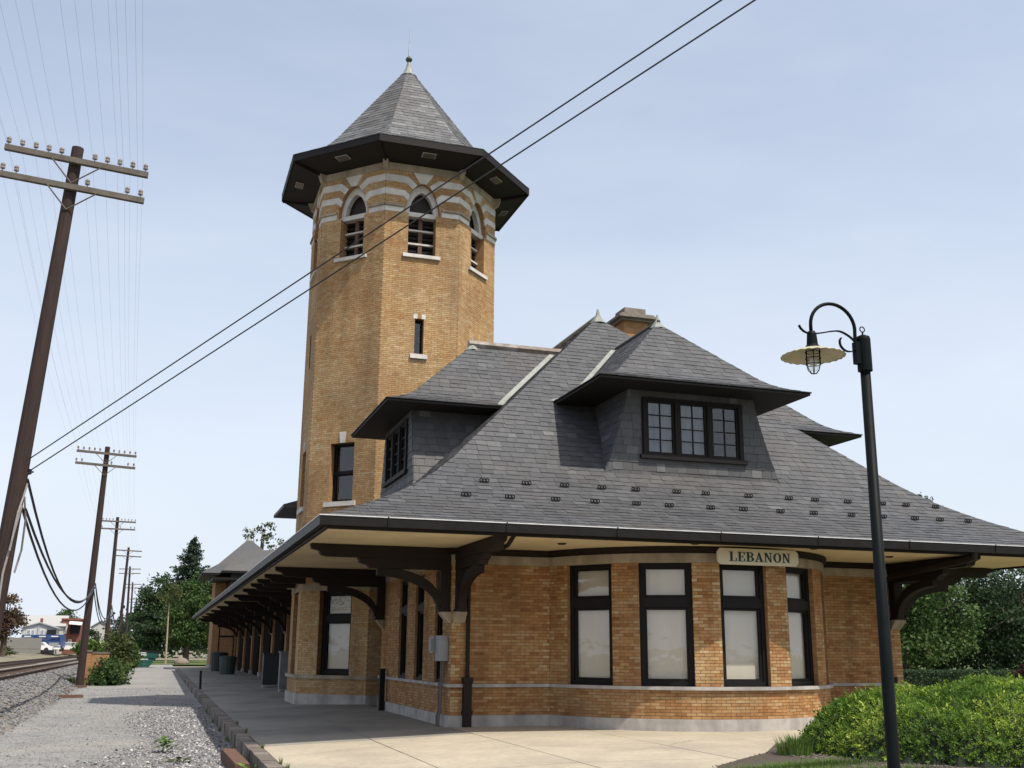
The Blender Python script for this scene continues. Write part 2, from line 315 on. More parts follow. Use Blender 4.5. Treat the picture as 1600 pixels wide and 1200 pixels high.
# bricks: unit box x,y in +-.5, z 0..1
BV = [(-.5, -.5, 0), (.5, -.5, 0), (.5, .5, 0), (-.5, .5, 0), (-.5, -.5, 1), (.5, -.5, 1), (.5, .5, 1), (-.5, .5, 1)]
BF = [(4, 5, 6, 7), (0, 1, 5, 4), (1, 2, 6, 5), (2, 3, 7, 6), (3, 0, 4, 7)]
def minus(iv, holes):
    for h0, h1 in holes:
        out = []
        for a, b in iv:
            if h1 <= a or h0 >= b: out.append((a, b)); continue
            if h0 > a: out.append((a, h0))
            if h1 < b: out.append((h1, b))
        iv = out
    return iv
class Wall:
    """flat or curved wall in (u, z); fr(u, z, d) -> world point; holes: fn(z) -> [(u0, u1)]"""
    def __init__(s, fr, u0, u1, z0, z1, holes, zcuts=(), umax=99., lo=.2, hi=.84):
        s.fr = fr; s.u0, s.u1, s.z0, s.z1 = u0, u1, z0, z1; s.holes = holes; s.zc = sorted({z0, z1, *zcuts}); s.umax = umax; s.lo, s.hi = lo, hi
    def panel(s, mb):
        for za, zb in zip(s.zc[:-1], s.zc[1:]):
            for a, b in minus([(s.u0, s.u1)], s.holes((za + zb) / 2)):
                k = max(1, int(math.ceil((b - a) / s.umax)))
                for i in range(k):
                    ua = a + (b - a) * i / k; ub = a + (b - a) * (i + 1) / k
                    mb.poly([s.fr(ua, za, 0), s.fr(ub, za, 0), s.fr(ub, zb, 0), s.fr(ua, zb, 0)])
    def bricks(s, z0=None, z1=None):
        z0 = s.z0 if z0 is None else z0; z1 = s.z1 if z1 is None else z1
        n = max(1, round((z1 - z0) / .068)); h = (z1 - z0) / n; J = .0095; BL = .215; out = []
        for r in range(n):
            za = z0 + r * h; zm = za + h / 2; tone = random.uniform(-.05, .05)
            for a, b in minus([(s.u0, s.u1)], s.holes(zm)):
                off = (r % 2) * BL / 2; k = math.floor((a - off) / BL); x = k * BL + off
                while x < b:
                    ua, ub = max(a, x), min(b, x + BL); x += BL
                    if ub - ua < .03: continue
                    uc = (ua + ub) / 2; c = s.fr(uc, zm, 0); t = nrm(s.fr(uc + .01, zm, 0) - s.fr(uc - .01, zm, 0)); nn = nrm(np.cross(t, UPZ))
                    tint = random.triangular(s.lo, s.hi, (s.lo + s.hi) / 2) + tone
                    if random.random() < .04: tint -= .15
                    tint += .10 * math.sin(c[0] * 1.3 + c[2] * .9) * math.sin(c[1] * 1.1 - c[2] * 1.7)
                    edge = ua - a < .01 or b - ub < .01
                    if edge and random.random() < .4: tint = random.uniform(.7, .95)
                    dep = .006 + random.uniform(-.0015, .002)
                    w = ub - ua - .008; M = mat4(t * w, UPZ * (h - J), nn * (dep + .014), c - nn * .014)
                    out.append((M, min(1, max(0, tint)), px_area(c, nn, w * h) if in_view(c) else 0, abs(ub - ua - BL) < .001))
        return out
def frame(O, t):
    O = np.array(O, float); t = nrm(t); n = nrm(np.cross(t, UPZ))
    return lambda u, z, d: O + t * u + UPZ * z + n * d
def reveal(mb, fr, u0, u1, z0, z1, d, top=True):
    mb.poly([fr(u0, z0, .006), fr(u0, z1, .006), fr(u0, z1, -d), fr(u0, z0, -d)]); mb.poly([fr(u1, z0, -d), fr(u1, z1, -d), fr(u1, z1, .006), fr(u1, z0, .006)])
    if top: mb.poly([fr(u0, z1, 0), fr(u1, z1, 0), fr(u1, z1, -d), fr(u0, z1, -d)])
    mb.poly([fr(u0, z0, -d), fr(u1, z0, -d), fr(u1, z0, 0), fr(u0, z0, 0)])

# ------------------------------------------------------------------ ground, platform, tracks
def zasph(Y): return -.45 + .35 * min(1, max(0, (Y - 8) / 70))
def zplat(X, Y): return .040 * min(0, X) * (1 - .7 * min(1, max(0, (Y - 8) / 60)))
g = MB()                                             # the terrain, one sheet to the horizon
xs = [-1500, -400, -120, -60, -24, -20, -18.8, -9.4, 15.5, 60, 200, 600, 1500]
zs = {0: 1.0, 1: 1.0, 2: .9, 3: .8, 4: .7, 5: .3, 6: .0, 7: -.62, 8: -.62, 9: -.25, 10: -.2, 11: -.2, 12: -.2}
ys = [-600, -60, 0, 40, 80, 110, 160, 400, 2500]
for j, y in enumerate(ys):
    for i, x in enumerate(xs):
        z = zs[i]
        if i in (7, 8): z = -.62 + .42 * min(1, max(0, (y - 8) / 90))
        g.v.append((x, y, z))
n = len(xs)
for j in range(len(ys) - 1):
    for i in range(n - 1): g.f.append((j * n + i, j * n + i + 1, (j + 1) * n + i + 1, (j + 1) * n + i)); g.t.append(.5)
struct("ground", g, "dirt")
def strip(name, mat, xf, yy, zf, kind="structure"):
    m = MB()
    for ya, yb in zip(yy[:-1], yy[1:]):
        xa = xf(ya); xb = xf(yb)
        for k in range(len(xa) - 1):
            m.poly([(xa[k], ya, zf(xa[k], ya)), (xa[k + 1], ya, zf(xa[k + 1], ya)), (xb[k + 1], yb, zf(xb[k + 1], yb)), (xb[k], yb, zf(xb[k], yb))])
    return struct(name, m, mat, kind)
yy = [-40, -20, -10, -5, 0, 5, 8, 15, 20, 26, 32, 40, 50, 60, 70, 78, 86, 97]
strip("asphalt_lot", "asphalt", lambda y: [-9.7 + (.9 if y > 40 else 0) + (.5 if y > 60 else 0) + .3 * math.sin(y * .7), -7, -4.3], yy, lambda x, y: zasph(y))
gl = strip("gravel_strip", "gravel_bed", lambda y: [-6.6 + .7 * math.sin(y * .35) - (1.9 if y < -4 else (.8 if y < -1 else 0)) + max(0, y - 6) * .11, -4.3], [-40, -20, -12, -8, -5, -3, -1, 1, 3, 5, 7, 9, 11, 13, 15, 17], lambda x, y: zasph(y) + .006)
# loose stones on the gravel strip
ov = [(1, 0, 0), (-1, 0, 0), (0, 1, 0), (0, -1, 0), (0, 0, 1), (0, 0, -1)]; of = [(0, 2, 4), (2, 1, 4), (1, 3, 4), (3, 0, 4), (2, 0, 5), (1, 2, 5), (3, 1, 5), (0, 3, 5)]
Ms = []; Ts = []
for _ in range(15000):
    y = random.uniform(-8, 17); x0 = -6.6 + .7 * math.sin(y * .35) - (1.9 if y < -4 else (.8 if y < -1 else 0)) + max(0, y - 6) * .11 - .5
    x = random.triangular(x0, -4.42, -4.9) if y < 16 else random.uniform(x0, -4.4)
    s = random.uniform(.010, .030) if random.random() < .93 else random.uniform(.03, .05); a = random.uniform(0, 6.3); c, sn = math.cos(a), math.sin(a)
    Ms.append(mat4(V3(c, sn, random.uniform(-.3, .3)) * s, V3(-sn, c, random.uniform(-.3, .3)) * s * random.uniform(.6, 1), UPZ * s * random.uniform(.5, .9), V3(x, y, zasph(y) + s * .45)))
    Ts.append(random.random() ** .8)
go = link("gravel", inst_mesh("gravel", ov, of, Ms, Ts, "gravel")); go["kind"] = "stuff"

Ms = []; Ts = []
for _ in range(9000):
    y = random.uniform(-8, 34); x = random.uniform(-9.6, -4.6) - max(0, random.gauss(0, .3)); s_ = random.uniform(.006, .018) * (1 if random.random() < .97 else 2.2); a = random.uniform(0, 6.3); c, sn = math.cos(a), math.sin(a)
    Ms.append(mat4(V3(c, sn, .1) * s_, V3(-sn, c, 0) * s_ * .8, UPZ * s_ * .6, V3(x, y, zasph(y) + s_ * .3))); Ts.append(random.random() * .85)
go = link("loose_grit", inst_mesh("loose_grit", ov, of, Ms, Ts, "gravel")); go["kind"] = "stuff"
# platform: bed, concrete slabs one by one, edging blocks
pb = MB()
for ya, yb in zip([-30, -10, 0, 8, 20, 40, 68], [-10, 0, 8, 20, 40, 68, 78]):
    for xa, xb in ((-4.36, 0), (0, 16)):
        pb.poly([(x, y, zplat(x, y) - .03) for x, y in ((xa, ya), (xb, ya), (xb, yb), (xa, yb))])
    pb.poly([(-4.36, ya, zplat(-4.36, ya) - .03), (-4.36, yb, zplat(-4.36, yb) - .03), (-4.36, yb, -.7), (-4.36, ya, -.7)])
plat = struct("platform", pb, "platform_bed")
def slab(x0, x1, y0, y1):
    g_ = .011; m = MB(); c = [(x0 + g_, y0 + g_), (x1 - g_, y0 + g_), (x1 - g_, y1 - g_), (x0 + g_, y1 - g_)]; dz = random.uniform(-.002, .003)
    m.hexa([(x, y, zplat(x, y) - .06) for x, y in c] + [(x, y, zplat(x, y) + dz) for x, y in c]); part("concrete_slab", m, "shaded_concrete" if x1 <= 0 and y0 > -2.5 else "concrete", plat)
ye = [-16, -13.2, -10.4, -7.6, -4.8, -1.9, .9, 3.8, 6.7, 9.6, 12.6, 15.6, 19, 23, 28, 34, 42, 52, 68, 78]
for ya, yb in zip(ye[:-1], ye[1:]):
    for xa, xb in ((-4.14, -2.05), (-2.05, 0)): slab(xa, xb, ya, yb)
    if yb < 1:
        for xa, xb in ((0, 2.6), (2.6, 5.2), (5.2, 7.8), (7.8, 10.4), (10.4, 13.2), (13.2, 16)): slab(xa, xb, ya, yb)
y = -16.; k = 0
em = [MB().box(-.125, .125, -.5, .5, -.42, 0, t).me("curb_block", "curb_brick") for t in (.25, .5, .7, .9)]
while y < 70:
    L_ = random.uniform(.42, .6) if y < 14 else 1.6; yc = y + L_ / 2; xo = -4.28 + random.uniform(-.015, .015)
    o = link("curb_block", random.choice(em), plat); o.matrix_basis = Matrix.Translation((xo, yc, zplat(-4.2, yc) + random.uniform(-.008, .012))) @ Matrix.Rotation(random.uniform(-.02, .02), 4, 'Z') @ Matrix.Diagonal((1, L_ - .014, 1, 1))
    y += L_

def crack(pts, w):
    m = MB(); P_ = []
    for (xa, ya), (xb, yb) in zip(pts[:-1], pts[1:]):
        for k in range(9): t = k / 9; P_.append((xa + (xb - xa) * t + random.gauss(0, .018), ya + (yb - ya) * t + random.gauss(0, .018)))
    P_.append(pts[-1])
    for (xa, ya), (xb, yb) in zip(P_[:-1], P_[1:]):
        d = nrm((xb - xa, yb - ya)); n_ = (-d[1] * w * random.uniform(.5, 1.2), d[0] * w * random.uniform(.5, 1.2)); m.poly([(x, y, zplat(x, y) + .006) for x, y in ((xa - n_[0], ya - n_[1]), (xb - n_[0], yb - n_[1]), (xb + n_[0], yb + n_[1]), (xa + n_[0], ya + n_[1]))])
    part("crack", m, "platform_bed", plat)
crack([(-3.9, -4.0), (-2.4, -3.4), (-1.2, -3.9), (.9, -3.1)], .006); crack([(2.7, -5.2), (3.6, -4.3), (4.6, -4.5)], .006); crack([(1.0, -6.2), (2.2, -5.6), (2.9, -6.0)], .005)
crack([(-3.9, 1.4), (-2.6, 2.2), (-1.1, 1.9)], .008); crack([(-4.1, 6.0), (-2.2, 5.3), (-.4, 5.8)], .009)

# raised track bed
bx = [-9.5, -10.5, -11.0, -17.6, -18.4, -20.5]
def zb(x, y): return {-9.5: zasph(y) - .04, -10.5: .12, -11.0: .32, -17.6: .32, -18.4: .12, -20.5: .1}[x]
m = MB()
for ya, yb in zip([-40, 0, 20, 40, 80, 160], [0, 20, 40, 80, 160, 500]):
    for k in range(5): m.poly([(bx[k], ya, zb(bx[k], ya)), (bx[k], yb, zb(bx[k], yb)), (bx[k + 1], yb, zb(bx[k + 1], yb)), (bx[k + 1], ya, zb(bx[k + 1], ya))])
struct("track_bed", m, "ballast")
Ms = []; Ts = []
for _ in range(12000):
    y = 3 + 86 * random.random() ** 1.4; x = random.uniform(-12.5, -9.35); s = random.uniform(.03, .075)
    z = np.interp(-x, [9.5, 10.5, 11, 13], [zasph(y) - .04, .12, .32, .32]); a = random.uniform(0, 6.3); c, sn = math.cos(a), math.sin(a)
    Ms.append(mat4(V3(c, sn, .2) * s, V3(-sn, c, -.2) * s * .8, UPZ * s * .7, V3(x, y, z + .2 * s))); Ts.append(.12 + random.random() * .55)
go = link("ballast_stones", inst_mesh("ballast_stones", ov, of, Ms, Ts, "gravel")); go["kind"] = "stuff"
tie_me = MB().box(-1.25, 1.25, -.11, .11, -.12, .05).me("tie", "tie_wood")
for ti, (xa, xb) in enumerate(((-11.65, -13.2), (-15.35, -16.9))):
    tr = thing("railway_track", ((xa + xb) / 2, 30, .3), ("rusty railway track nearest the brick station" if ti == 0 else "second railway track on the far side of the ballast"), "railway track", "tracks beside the station")
    for x in (xa, xb):
        part("rail", MB().box(x - .035, x + .035, -40, 480, .46, .50).box(x - .012, x + .012, -40, 480, .36, .46).box(x - .07, x + .07, -40, 480, .33, .36), "rail_steel", tr)
    for k in range(70):
        o = link("tie", tie_me, tr); o.matrix_basis = Matrix.Translation(((xa + xb) / 2, 28 + k * .62, .30))

# ------------------------------------------------------------------ station building
st = thing("station_building", (5.9, 4, 0), "long one-storey buff brick railway station with slate hipped roof and curved bay", "station")
W = 11.8; BX0 = 2.31; BR_ = 3.81; BCY = 1.28; BTH = 70.3
BCX = W / 2
def bayfr(u, z, d):      # u = arc length from the middle
    a = u / BR_; r = BR_ + d; return V3(BCX + r * math.sin(a), BCY - r * math.cos(a), z)
arc = BR_ * R(BTH)
winc = [BR_ * R(a) for a in (-53, -26.5, 0, 26.5, 53)]; WH = BR_ * R(8.6)
perim = [(0, 7.7), (0, 0), (BX0, 0)] + [tuple(bayfr(R(a) * BR_, 0, 0)[:2]) for a in np.linspace(-68, 68, 35)] + [(W - BX0, 0), (W, 0), (W, 10)]
holes_bay = lambda z: [(c - WH, c + WH) for c in winc] if .9 < z < 3.5 else []
SW = [(.74, 1.46), (2.61, 3.50), (4.46, 5.40)]
sidefr = lambda u, z, d: V3(-d, -u, z)          # u = -Y so that t x up points to -X
holes_side = lambda z: [(-b, -a) for a, b in SW] if .9 < z < 3.42 else []
walls = {
 "front_wall": [Wall(frame((0, 0, 0), (1, 0, 0)), 0, BX0, 0, 3.75, lambda z: [])],
 "front_wall_": [Wall(frame((0, 0, 0), (1, 0, 0)), W - BX0, W, 0, 3.75, lambda z: [])],
 "bay_wall": [Wall(bayfr, -arc, arc, 0, 3.75, holes_bay, (.9, 3.5), .22)],
 "side_wall": [Wall(sidefr, -7.7, 0, 0, 3.75, holes_side, (.9, 3.42))],
}
cand = []
wobj = {}
for nm, ws in walls.items():
    mb = MB(); bl = []
    for w in ws: w.panel(mb); bl += w.bricks(.24, .83) + w.bricks(.90, 3.50)
    wobj[nm] = part(nm.rstrip("_"), mb, "mortar", st)
    cand += [(b, nm) for b in bl]
cand.sort(key=lambda c: -(c[0][2] if c[0][3] else 0))
bvar = [inst_mesh("brick", BV, BF, [np.eye(4)], [t], "brick") for t in np.linspace(.05, 1, 20)]
for (M, t, a, fl), nm in cand[:300]:
    o = link("brick", bvar[min(19, int(t * 20))], wobj[nm]); o.matrix_basis = Matrix(M.tolist())
for nm in walls:
    rest = [b for b, n_ in cand[300:] if n_ == nm]
    link("bricks", inst_mesh("bricks", BV, BF, [b[0] for b in rest], [b[1] for b in rest], "brick"), wobj[nm], "stuff")
part("side_wall", MB().box(W - .3, W - .01, .02, 30, 0, 3.8), "brick_far", st)
part("plinth", MB().sweep(perim, -.02, .055, -.1, .24), "plinth_stone", st)
part("sill_course", MB().sweep(perim, -.25, .075, .83, .90), "plinth_stone", st)
part("stone_band", MB().sweep(perim, -.2, .022, 3.50, 3.73), "stone", st)
part("cornice", MB().sweep(perim, -.1, .10, 3.73, 3.84).sweep(perim, -.1, .05, 3.70, 3.73), "brown_paint", st)

def window(parent, fr, w, z0, z1, tz, d, blind=("blind", "blind"), fw=.10, sash=.055, muntin=None, glass="glass", name="window"):
    """frame + transom; panes and roller blinds as sub-parts. fr: centred wall frame"""
    h = w / 2; f = MB()
    f.fbox(fr, -h, -h + fw, z0, z1, -d - .12, -d); f.fbox(fr, h - fw, h, z0, z1, -d - .12, -d)
    f.fbox(fr, -h + fw, h - fw, z1 - fw * .8, z1, -d - .12, -d); f.fbox(fr, -h + fw, h - fw, z0, z0 + fw, -d - .12, -d + .01)
    bays = [(z0 + fw, z1 - fw * .8)]
    if tz: f.fbox(fr, -h + fw, h - fw, tz[0], tz[1], -d - .12, -d + .015); bays = [(z0 + fw, tz[0]), (tz[1], z1 - fw * .8)]
    for a, b in bays:
        f.fbox(fr, -h + fw, -h + fw + sash, a, b, -d - .1, -d - .035); f.fbox(fr, h - fw - sash, h - fw, a, b, -d - .1, -d - .035)
        f.fbox(fr, -h + fw + sash, h - fw - sash, a, a + sash, -d - .1, -d - .035); f.fbox(fr, -h + fw + sash, h - fw - sash, b - sash, b, -d - .1, -d - .035)
    if muntin:
        nx, nz = muntin; a, b = bays[0]; x0, x1 = -h + fw + sash, h - fw - sash
        for i in range(1, nx): x = x0 + (x1 - x0) * i / nx; f.fbox(fr, x - .013, x + .013, a + sash, b - sash, -d - .09, -d - .05)
        for i in range(1, nz): z = a + sash + (b - a - 2 * sash) * i / nz; f.fbox(fr, x0, x1, z - .012, z + .012, -d - .088, -d - .052)
    wo = part(name, f, "black_paint", parent)
    for i, (a, b) in enumerate(bays):
        part("pane", MB().fbox(fr, -h + fw, h - fw, a + .01, b - .01, -d - .074, -d - .068), glass, wo)
        if blind: part("blind", MB().fbox(fr, -h + fw, h - fw, a + .01, b - .01, -d - .16, -d - .15), blind[i], wo)
    if not blind: part("room", MB().fbox(fr, -h, h, z0, z1, -d - .9, -d - .85), "dark_room", wo)
    return wo
for c in winc:
    a = c / BR_; O = bayfr(c, 0, 0); O = V3(O[0], O[1], 0); t = V3(math.cos(a), math.sin(a), 0)
    inset = BR_ * (1 - math.cos(WH / BR_)); w = 2 * BR_ * math.sin(WH / BR_)
    fr = frame(O, t)
    rv = MB(); reveal(rv, lambda u, z, d, fr=fr: fr(u, z, d - inset), -w / 2, w / 2, .9, 3.5, .28, False)
    part("reveal", rv, "brick_far", window(st, fr, w, .90, 3.50, (2.55, 2.76), .15))
for a, b in SW:
    fr = lambda u, z, d, c=(a + b) / 2: V3(-d, c - u, z)
    rv = MB(); reveal(rv, fr, -(b - a) / 2, (b - a) / 2, .9, 3.42, .3)
    part("reveal", rv, "brick_far", window(st, fr, b - a, .90, 3.42, (2.55, 2.72), .05, None, fw=.07))
# recess between side wall and tower with a dark door
m = MB().box(.9, 1.0, 7.7, 10.2, 0, 3.85).box(0.0, 1.0, 7.55, 7.7, 0, 3.8)
part("recess_wall", m, "brick_far", st)
do = part("door", MB().box(.82, .90, 8.0, 9.6, .02, 3.0), "brown_paint", st); part("handle", MB().box(.77, .82, 9.35, 9.4, .95, 1.15), "zinc", do)
# interior darkness behind the windows
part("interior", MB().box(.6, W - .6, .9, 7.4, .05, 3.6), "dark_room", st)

# soffit, fascia, gutter
E_ = 3.5
eave = [(-E_, 67), (-E_, -E_), (W + E_, -E_), (W + E_, 24)]
sf = MB()
for poly in ([(-3.34, -3.34), (W + 3.34, -3.34), (W + 3.34, .2), (-3.34, .2)], [(-3.34, .2), (.2, .2), (.2, 67), (-3.34, 67)], [(W - .2, .2), (W + 3.34, .2), (W + 3.34, 24), (W - .2, 24)]):
    sf.poly([(x, y, 3.85) for x, y in poly][::-1])
so_ = part("soffit", sf, "cream_paint", st)
for x in (1.9, 4.5, 7.4, 10.2): part("soffit_light", MB().lathe((x, -1.9 if x < 3 or x > 9 else -3.0, 3.85), [(.10, 0), (.10, -.012), (.07, -.03)], 14), "brown_paint", so_)
part("fascia", MB().sweep(eave, -.20, -.145, 3.80, 3.99), "brown_paint", st)
gu = part("gutter", MB().sweep(eave, -.145, -.012, 3.88, 3.90).sweep(eave, -.03, -.012, 3.90, 4.03).sweep(eave, -.145, -.13, 3.90, 4.02).sweep(eave, -.11, -.012, 3.855, 3.88), "gutter_paint", st)
part("gutter_lip", MB().sweep(eave, -.030, 0, 4.031, 4.048), "lip_glint", gu)
for x in np.arange(-2.2, 15, 2.35): part("gutter_strap", MB().box(x - .012, x + .012, -3.506, -3.488, 3.87, 4.05), "gutter_paint", gu)

# eave brackets
def bracket(O, out, dbl=True):
    O = np.array(O, float); out = nrm(out); t = nrm(np.cross(UPZ, out)); m = MB(); mp = lambda d, z, s: O + out * d + UPZ * z + t * s
    b1 = [(0, 3.835), (3.16, 3.835), (3.14, 3.74), (2.98, 3.70), (2.93, 3.61), (2.80, 3.58), (0, 3.58)]
    b2 = [(0, 3.575), (2.12, 3.575), (2.08, 3.47), (1.92, 3.43), (1.86, 3.36), (0, 3.36)]
    m.prism(b1, mp, -.11, .11); m.prism(b2, mp, -.10, .10)
    m.prism([(0.02, 2.5), (.24, 2.5), (.24, 3.355), (.02, 3.355)], mp, -.095, .095)
    o_ = []; i_ = []
    for k in range(9):
        a = math.pi / 2 * k / 8; o_.append((1.52 - 1.28 * math.cos(a) * 1.0, 2.52 + .84 * math.sin(a))); i_.append((1.70 - 1.28 * math.cos(a), 2.40 + .80 * math.sin(a)))
    o_ = [(.22 + 1.2 * (1 - math.cos(a)), 2.62 + .74 * math.sin(a)) for a in np.linspace(0, math.pi / 2, 9)]
    i_ = [(.30 + 1.38 * (1 - math.cos(a)), 2.50 + .70 * math.sin(a)) for a in np.linspace(0, math.pi / 2, 9)]
    m.prism(o_ + [(1.68, 3.358)] + i_[::-1], mp, -.085, .085)
    m.prism([(0.0, 2.44), (.29, 2.44), (.29, 2.50), (0, 2.50)], mp, -.115, .115)
    b = part("eave_bracket", m, "brown_paint", st)
    part("corbel", MB().prism([(-.05, 2.2), (.05, 2.2), (.22, 2.39), (.24, 2.438), (-.05, 2.438)], mp, -.135, .135), "stone", b)
bracket((0, .16, 0), (-1, 0, 0)); bracket((.16, 0, 0), (0, -1, 0)); bracket((W - .16, 0, 0), (0, -1, 0)); bracket((W, .16, 0), (1, 0, 0))
bracket((W, 8, 0), (1, 0, 0))
bracket((0, 7.45, 0), (-1, 0, 0))
for y in (19.3, 24.2, 31.0, 37.5, 44, 50.5, 57, 63.5): bracket((0, y, 0), (-1, 0, 0))
m = MB()
for y in (10.6, 13.1, 15.6): m.prism([(1.9, 3.835), (3.16, 3.835), (3.14, 3.74), (2.98, 3.70), (2.93, 3.61), (2.80, 3.58), (1.9, 3.58)], lambda d, z, s, y=y: V3(-d, y + s, z), -.1, .1); part("soffit_beam", m, "brown_paint", st); m = MB()
# corner piers (pilasters)
# long wing behind the tower
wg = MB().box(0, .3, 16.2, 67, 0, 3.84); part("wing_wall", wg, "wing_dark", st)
for y in (19.3, 24.2, 31.0, 37.5, 44, 50.5, 57, 63.5):
    p_ = part("pier", MB().box(-.12, -.001, y - .35, y + .35, .24, 3.7), "brick_far", st); part("pier_base", MB().box(-.17, -.002, y - .4, y + .4, 0, .24), "plinth_stone", p_)
for y in (21.5, 27.5, 34.2, 40.7, 47.2, 53.7, 60):
    dr_ = part("wing_dark_board", MB().box(-.06, -.003, y - 1.5, y + 1.5, .05, 3.3), "wing_dark", st)  # boards added in place of reflecting windows, to keep the wing dark
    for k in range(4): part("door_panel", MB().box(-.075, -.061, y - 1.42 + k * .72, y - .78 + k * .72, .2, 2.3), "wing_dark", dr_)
m = MB().poly([(-3.42, 15, 4.0), (-3.42, 67, 4.0), (0.5, 67, 5.3), (.5, 15, 5.3)]).poly([(.5, 15, 5.3), (.5, 67, 5.3), (5.9, 67, 6.8), (5.9, 15, 6.8)]).poly([(5.9, 15, 6.8), (5.9, 67, 6.8), (15.2, 67, 4), (15.2, 15, 4)]).poly([(-3.42, 67, 4.0), (-3.42, 67, 3.85), (.2, 67, 3.85), (15, 67, 4), (5.9, 67, 6.8)])
part("wing_roof", m, "slate", st)

# downspouts
pd = MB().tube([(.36, -3.30, 3.82), (.36, -2.9, 3.66), (.36, -.35, 3.52), (.36, -.10, 3.40), (.36, -.085, .95)], .045, 10)
dsp = part("downspout", pd, "brown_paint", st); part("downspout_boot", MB().box(.27, .45, -.17, -.02, 0, .98).box(.25, .47, -.19, -.02, .92, 1.04).box(.25, .47, -.185, -.02, .26, .34), "brown_paint", dsp)
pd = MB().tube([(11.35, -3.42, 3.90), (11.35, -3.40, 3.76), (11.35, -3.15, 3.70), (11.35, -.45, 3.50), (11.35, -.12, 3.36), (11.35, -.10, .95)], .075, 12)
dsp = part("downspout", pd, "brown_paint", st); part("downspout_boot", MB().box(11.25, 11.45, -.18, -.02, 0, .98).box(11.23, 11.47, -.2, -.02, .92, 1.04), "brown_paint", dsp)

# ---- roof
def zq(q):
    if q >= .38: return 11.55 - (1 - q) * 8.85
    h = .38; t = q / h
    return (2*t**3-3*t*t+1)*4.04 + (t**3-2*t*t+t)*h*3.4 + (3*t*t-2*t**3)*6.06 + (t**3-t*t)*h*8.85
def qz(z):
    a, b = 0., 1.
    for _ in range(40):
        c = (a + b) / 2
        if zq(c) < z: a = c
        else: b = c
    return a
roof = None
def table(fn):            # arc-length table of a profile p in 0..1 -> point (2D run, z)
    ps = np.linspace(0, 1, 401); P_ = np.array([fn(p) for p in ps]); s = np.concatenate([[0], np.cumsum(np.linalg.norm(np.diff(P_, axis=0), axis=1))]); return ps, s
def slates(surf, prof, bounds, expo=.205, wid=.29, p0=0., p1=1., lo=.2, hi=.85, lift=.014):
    """surf(u, p) -> world point on the bed; prof(p) -> (run, z); bounds(p) -> (u0, u1)"""
    ps, s = table(prof); sa = np.interp(p0, ps, s); sb = np.interp(p1, ps, s); out = []; n = int((sb - sa) / expo) + 1
    for r in range(n):
        v0 = sa + r * expo; v1 = min(sb, v0 + expo * 1.12)
        if v1 - v0 < .04: continue
        pa = float(np.interp(v0, s, ps)); pb_ = float(np.interp(v1, s, ps)); a0, b0 = bounds(pa); a1, b1 = bounds(pb_)
        lo_, hi_ = min(a0, a1), max(b0, b1); x = lo_ - random.uniform(0, wid); tone = random.uniform(-.05, .05)
        while x < hi_:
            w = wid * random.uniform(.8, 1.25); ua, ub = x, x + w; x = ub
            sag = 0 if random.random() > .10 else random.uniform(.015, .05)
            pc = float(np.interp(max(sa, v0 - sag), s, ps))
            bl_, br_ = min(max(ua, a0), b0), max(min(ub, b0), a0); tl_, tr_ = min(max(ua, a1), b1), max(min(ub, b1), a1)
            if br_ - bl_ < .015 and tr_ - tl_ < .015: continue
            g_ = .003; full = ua >= max(a0, a1) and ub <= min(b0, b1)
            A = surf(bl_ + g_, pc); B = surf(br_ - g_, pc); C_ = surf(tr_ - g_, pb_); D = surf(tl_ + g_, pb_)
            nn = np.cross(B - A + (C_ - D), D - A + (C_ - B)); L_ = np.linalg.norm(nn)
            if L_ < 1e-9: continue
            nn /= L_; tb = lift + random.uniform(-.004, .006); k1 = random.uniform(-.003, .003)
            t = min(1, max(0, random.triangular(lo, hi) + tone)); 
            if random.random() < .012: t = random.uniform(.8, .9)
            out.append((A, B, C_, D, nn, tb, k1, t, full))
    return out
def slate_stuff(lst, name, parent):
    v = []; f = []; t = []
    for A, B, C_, D, nn, tb, k1, tt, _ in lst:
        i = len(v); v += [A + nn * (tb + k1), B + nn * (tb - k1), C_ + nn * .002, D + nn * .002, A - nn * .004, B - nn * .004, C_ - nn * .01, D - nn * .01]
        f += [(i, i+1, i+2, i+3), (i+4, i+5, i+1, i), (i+5, i+6, i+2, i+1), (i+3, i+7, i+4, i)]; t += [tt] * 4
    me = bpy.data.meshes.new(name); me.from_pydata([tuple(map(float, p)) for p in v], [], f); me.materials.append(MATS["slate"])
    a = me.attributes.new("tint", 'FLOAT', 'FACE'); a.data.foreach_set("value", t)
    return link(name, me, parent, "stuff")
SV = [(0, 0, 1), (1, 0, 1), (1, 1, .15), (0, 1, .15), (0, 0, -.3), (1, 0, -.3), (1, 1, -.7), (0, 1, -.7)]; SF = [(0, 1, 2, 3), (4, 5, 1, 0), (5, 6, 2, 1), (3, 7, 4, 0)]
svar = [inst_mesh("slate", SV, SF, [np.eye(4)], [t], "slate") for t in np.linspace(0, 1, 16)]
def slate_objs(lst, parent):
    for A, B, C_, D, nn, tb, k1, tt, _ in lst:
        o = link("slate", svar[min(15, int(tt * 16))], parent); o.matrix_basis = Matrix(mat4(B - A, D - A, nn * tb, A).tolist())
RX, RY = 9.4, 9.0; YB0, YB1 = 20.0, 11.0
s_front = lambda u, p: V3(u, -3.44 + (RY - .06) * p, zq(p)); b_front = lambda p: (-3.44 + (RX - .06) * p, W + 3.44 - (RX - .06) * p)
s_left = lambda u, p: V3(-3.44 + (RX - .06) * p, -u, zq(p)); b_left = lambda p: (-(YB0 - (YB0 - YB1) * p), 3.44 - (RY - .06) * p)
s_right = lambda u, p: V3(W + 3.44 - (RX - .06) * p, u, zq(p)); b_right = lambda p: (-3.44 + (RY - .06) * p, YB0 - (YB0 - YB1) * p)
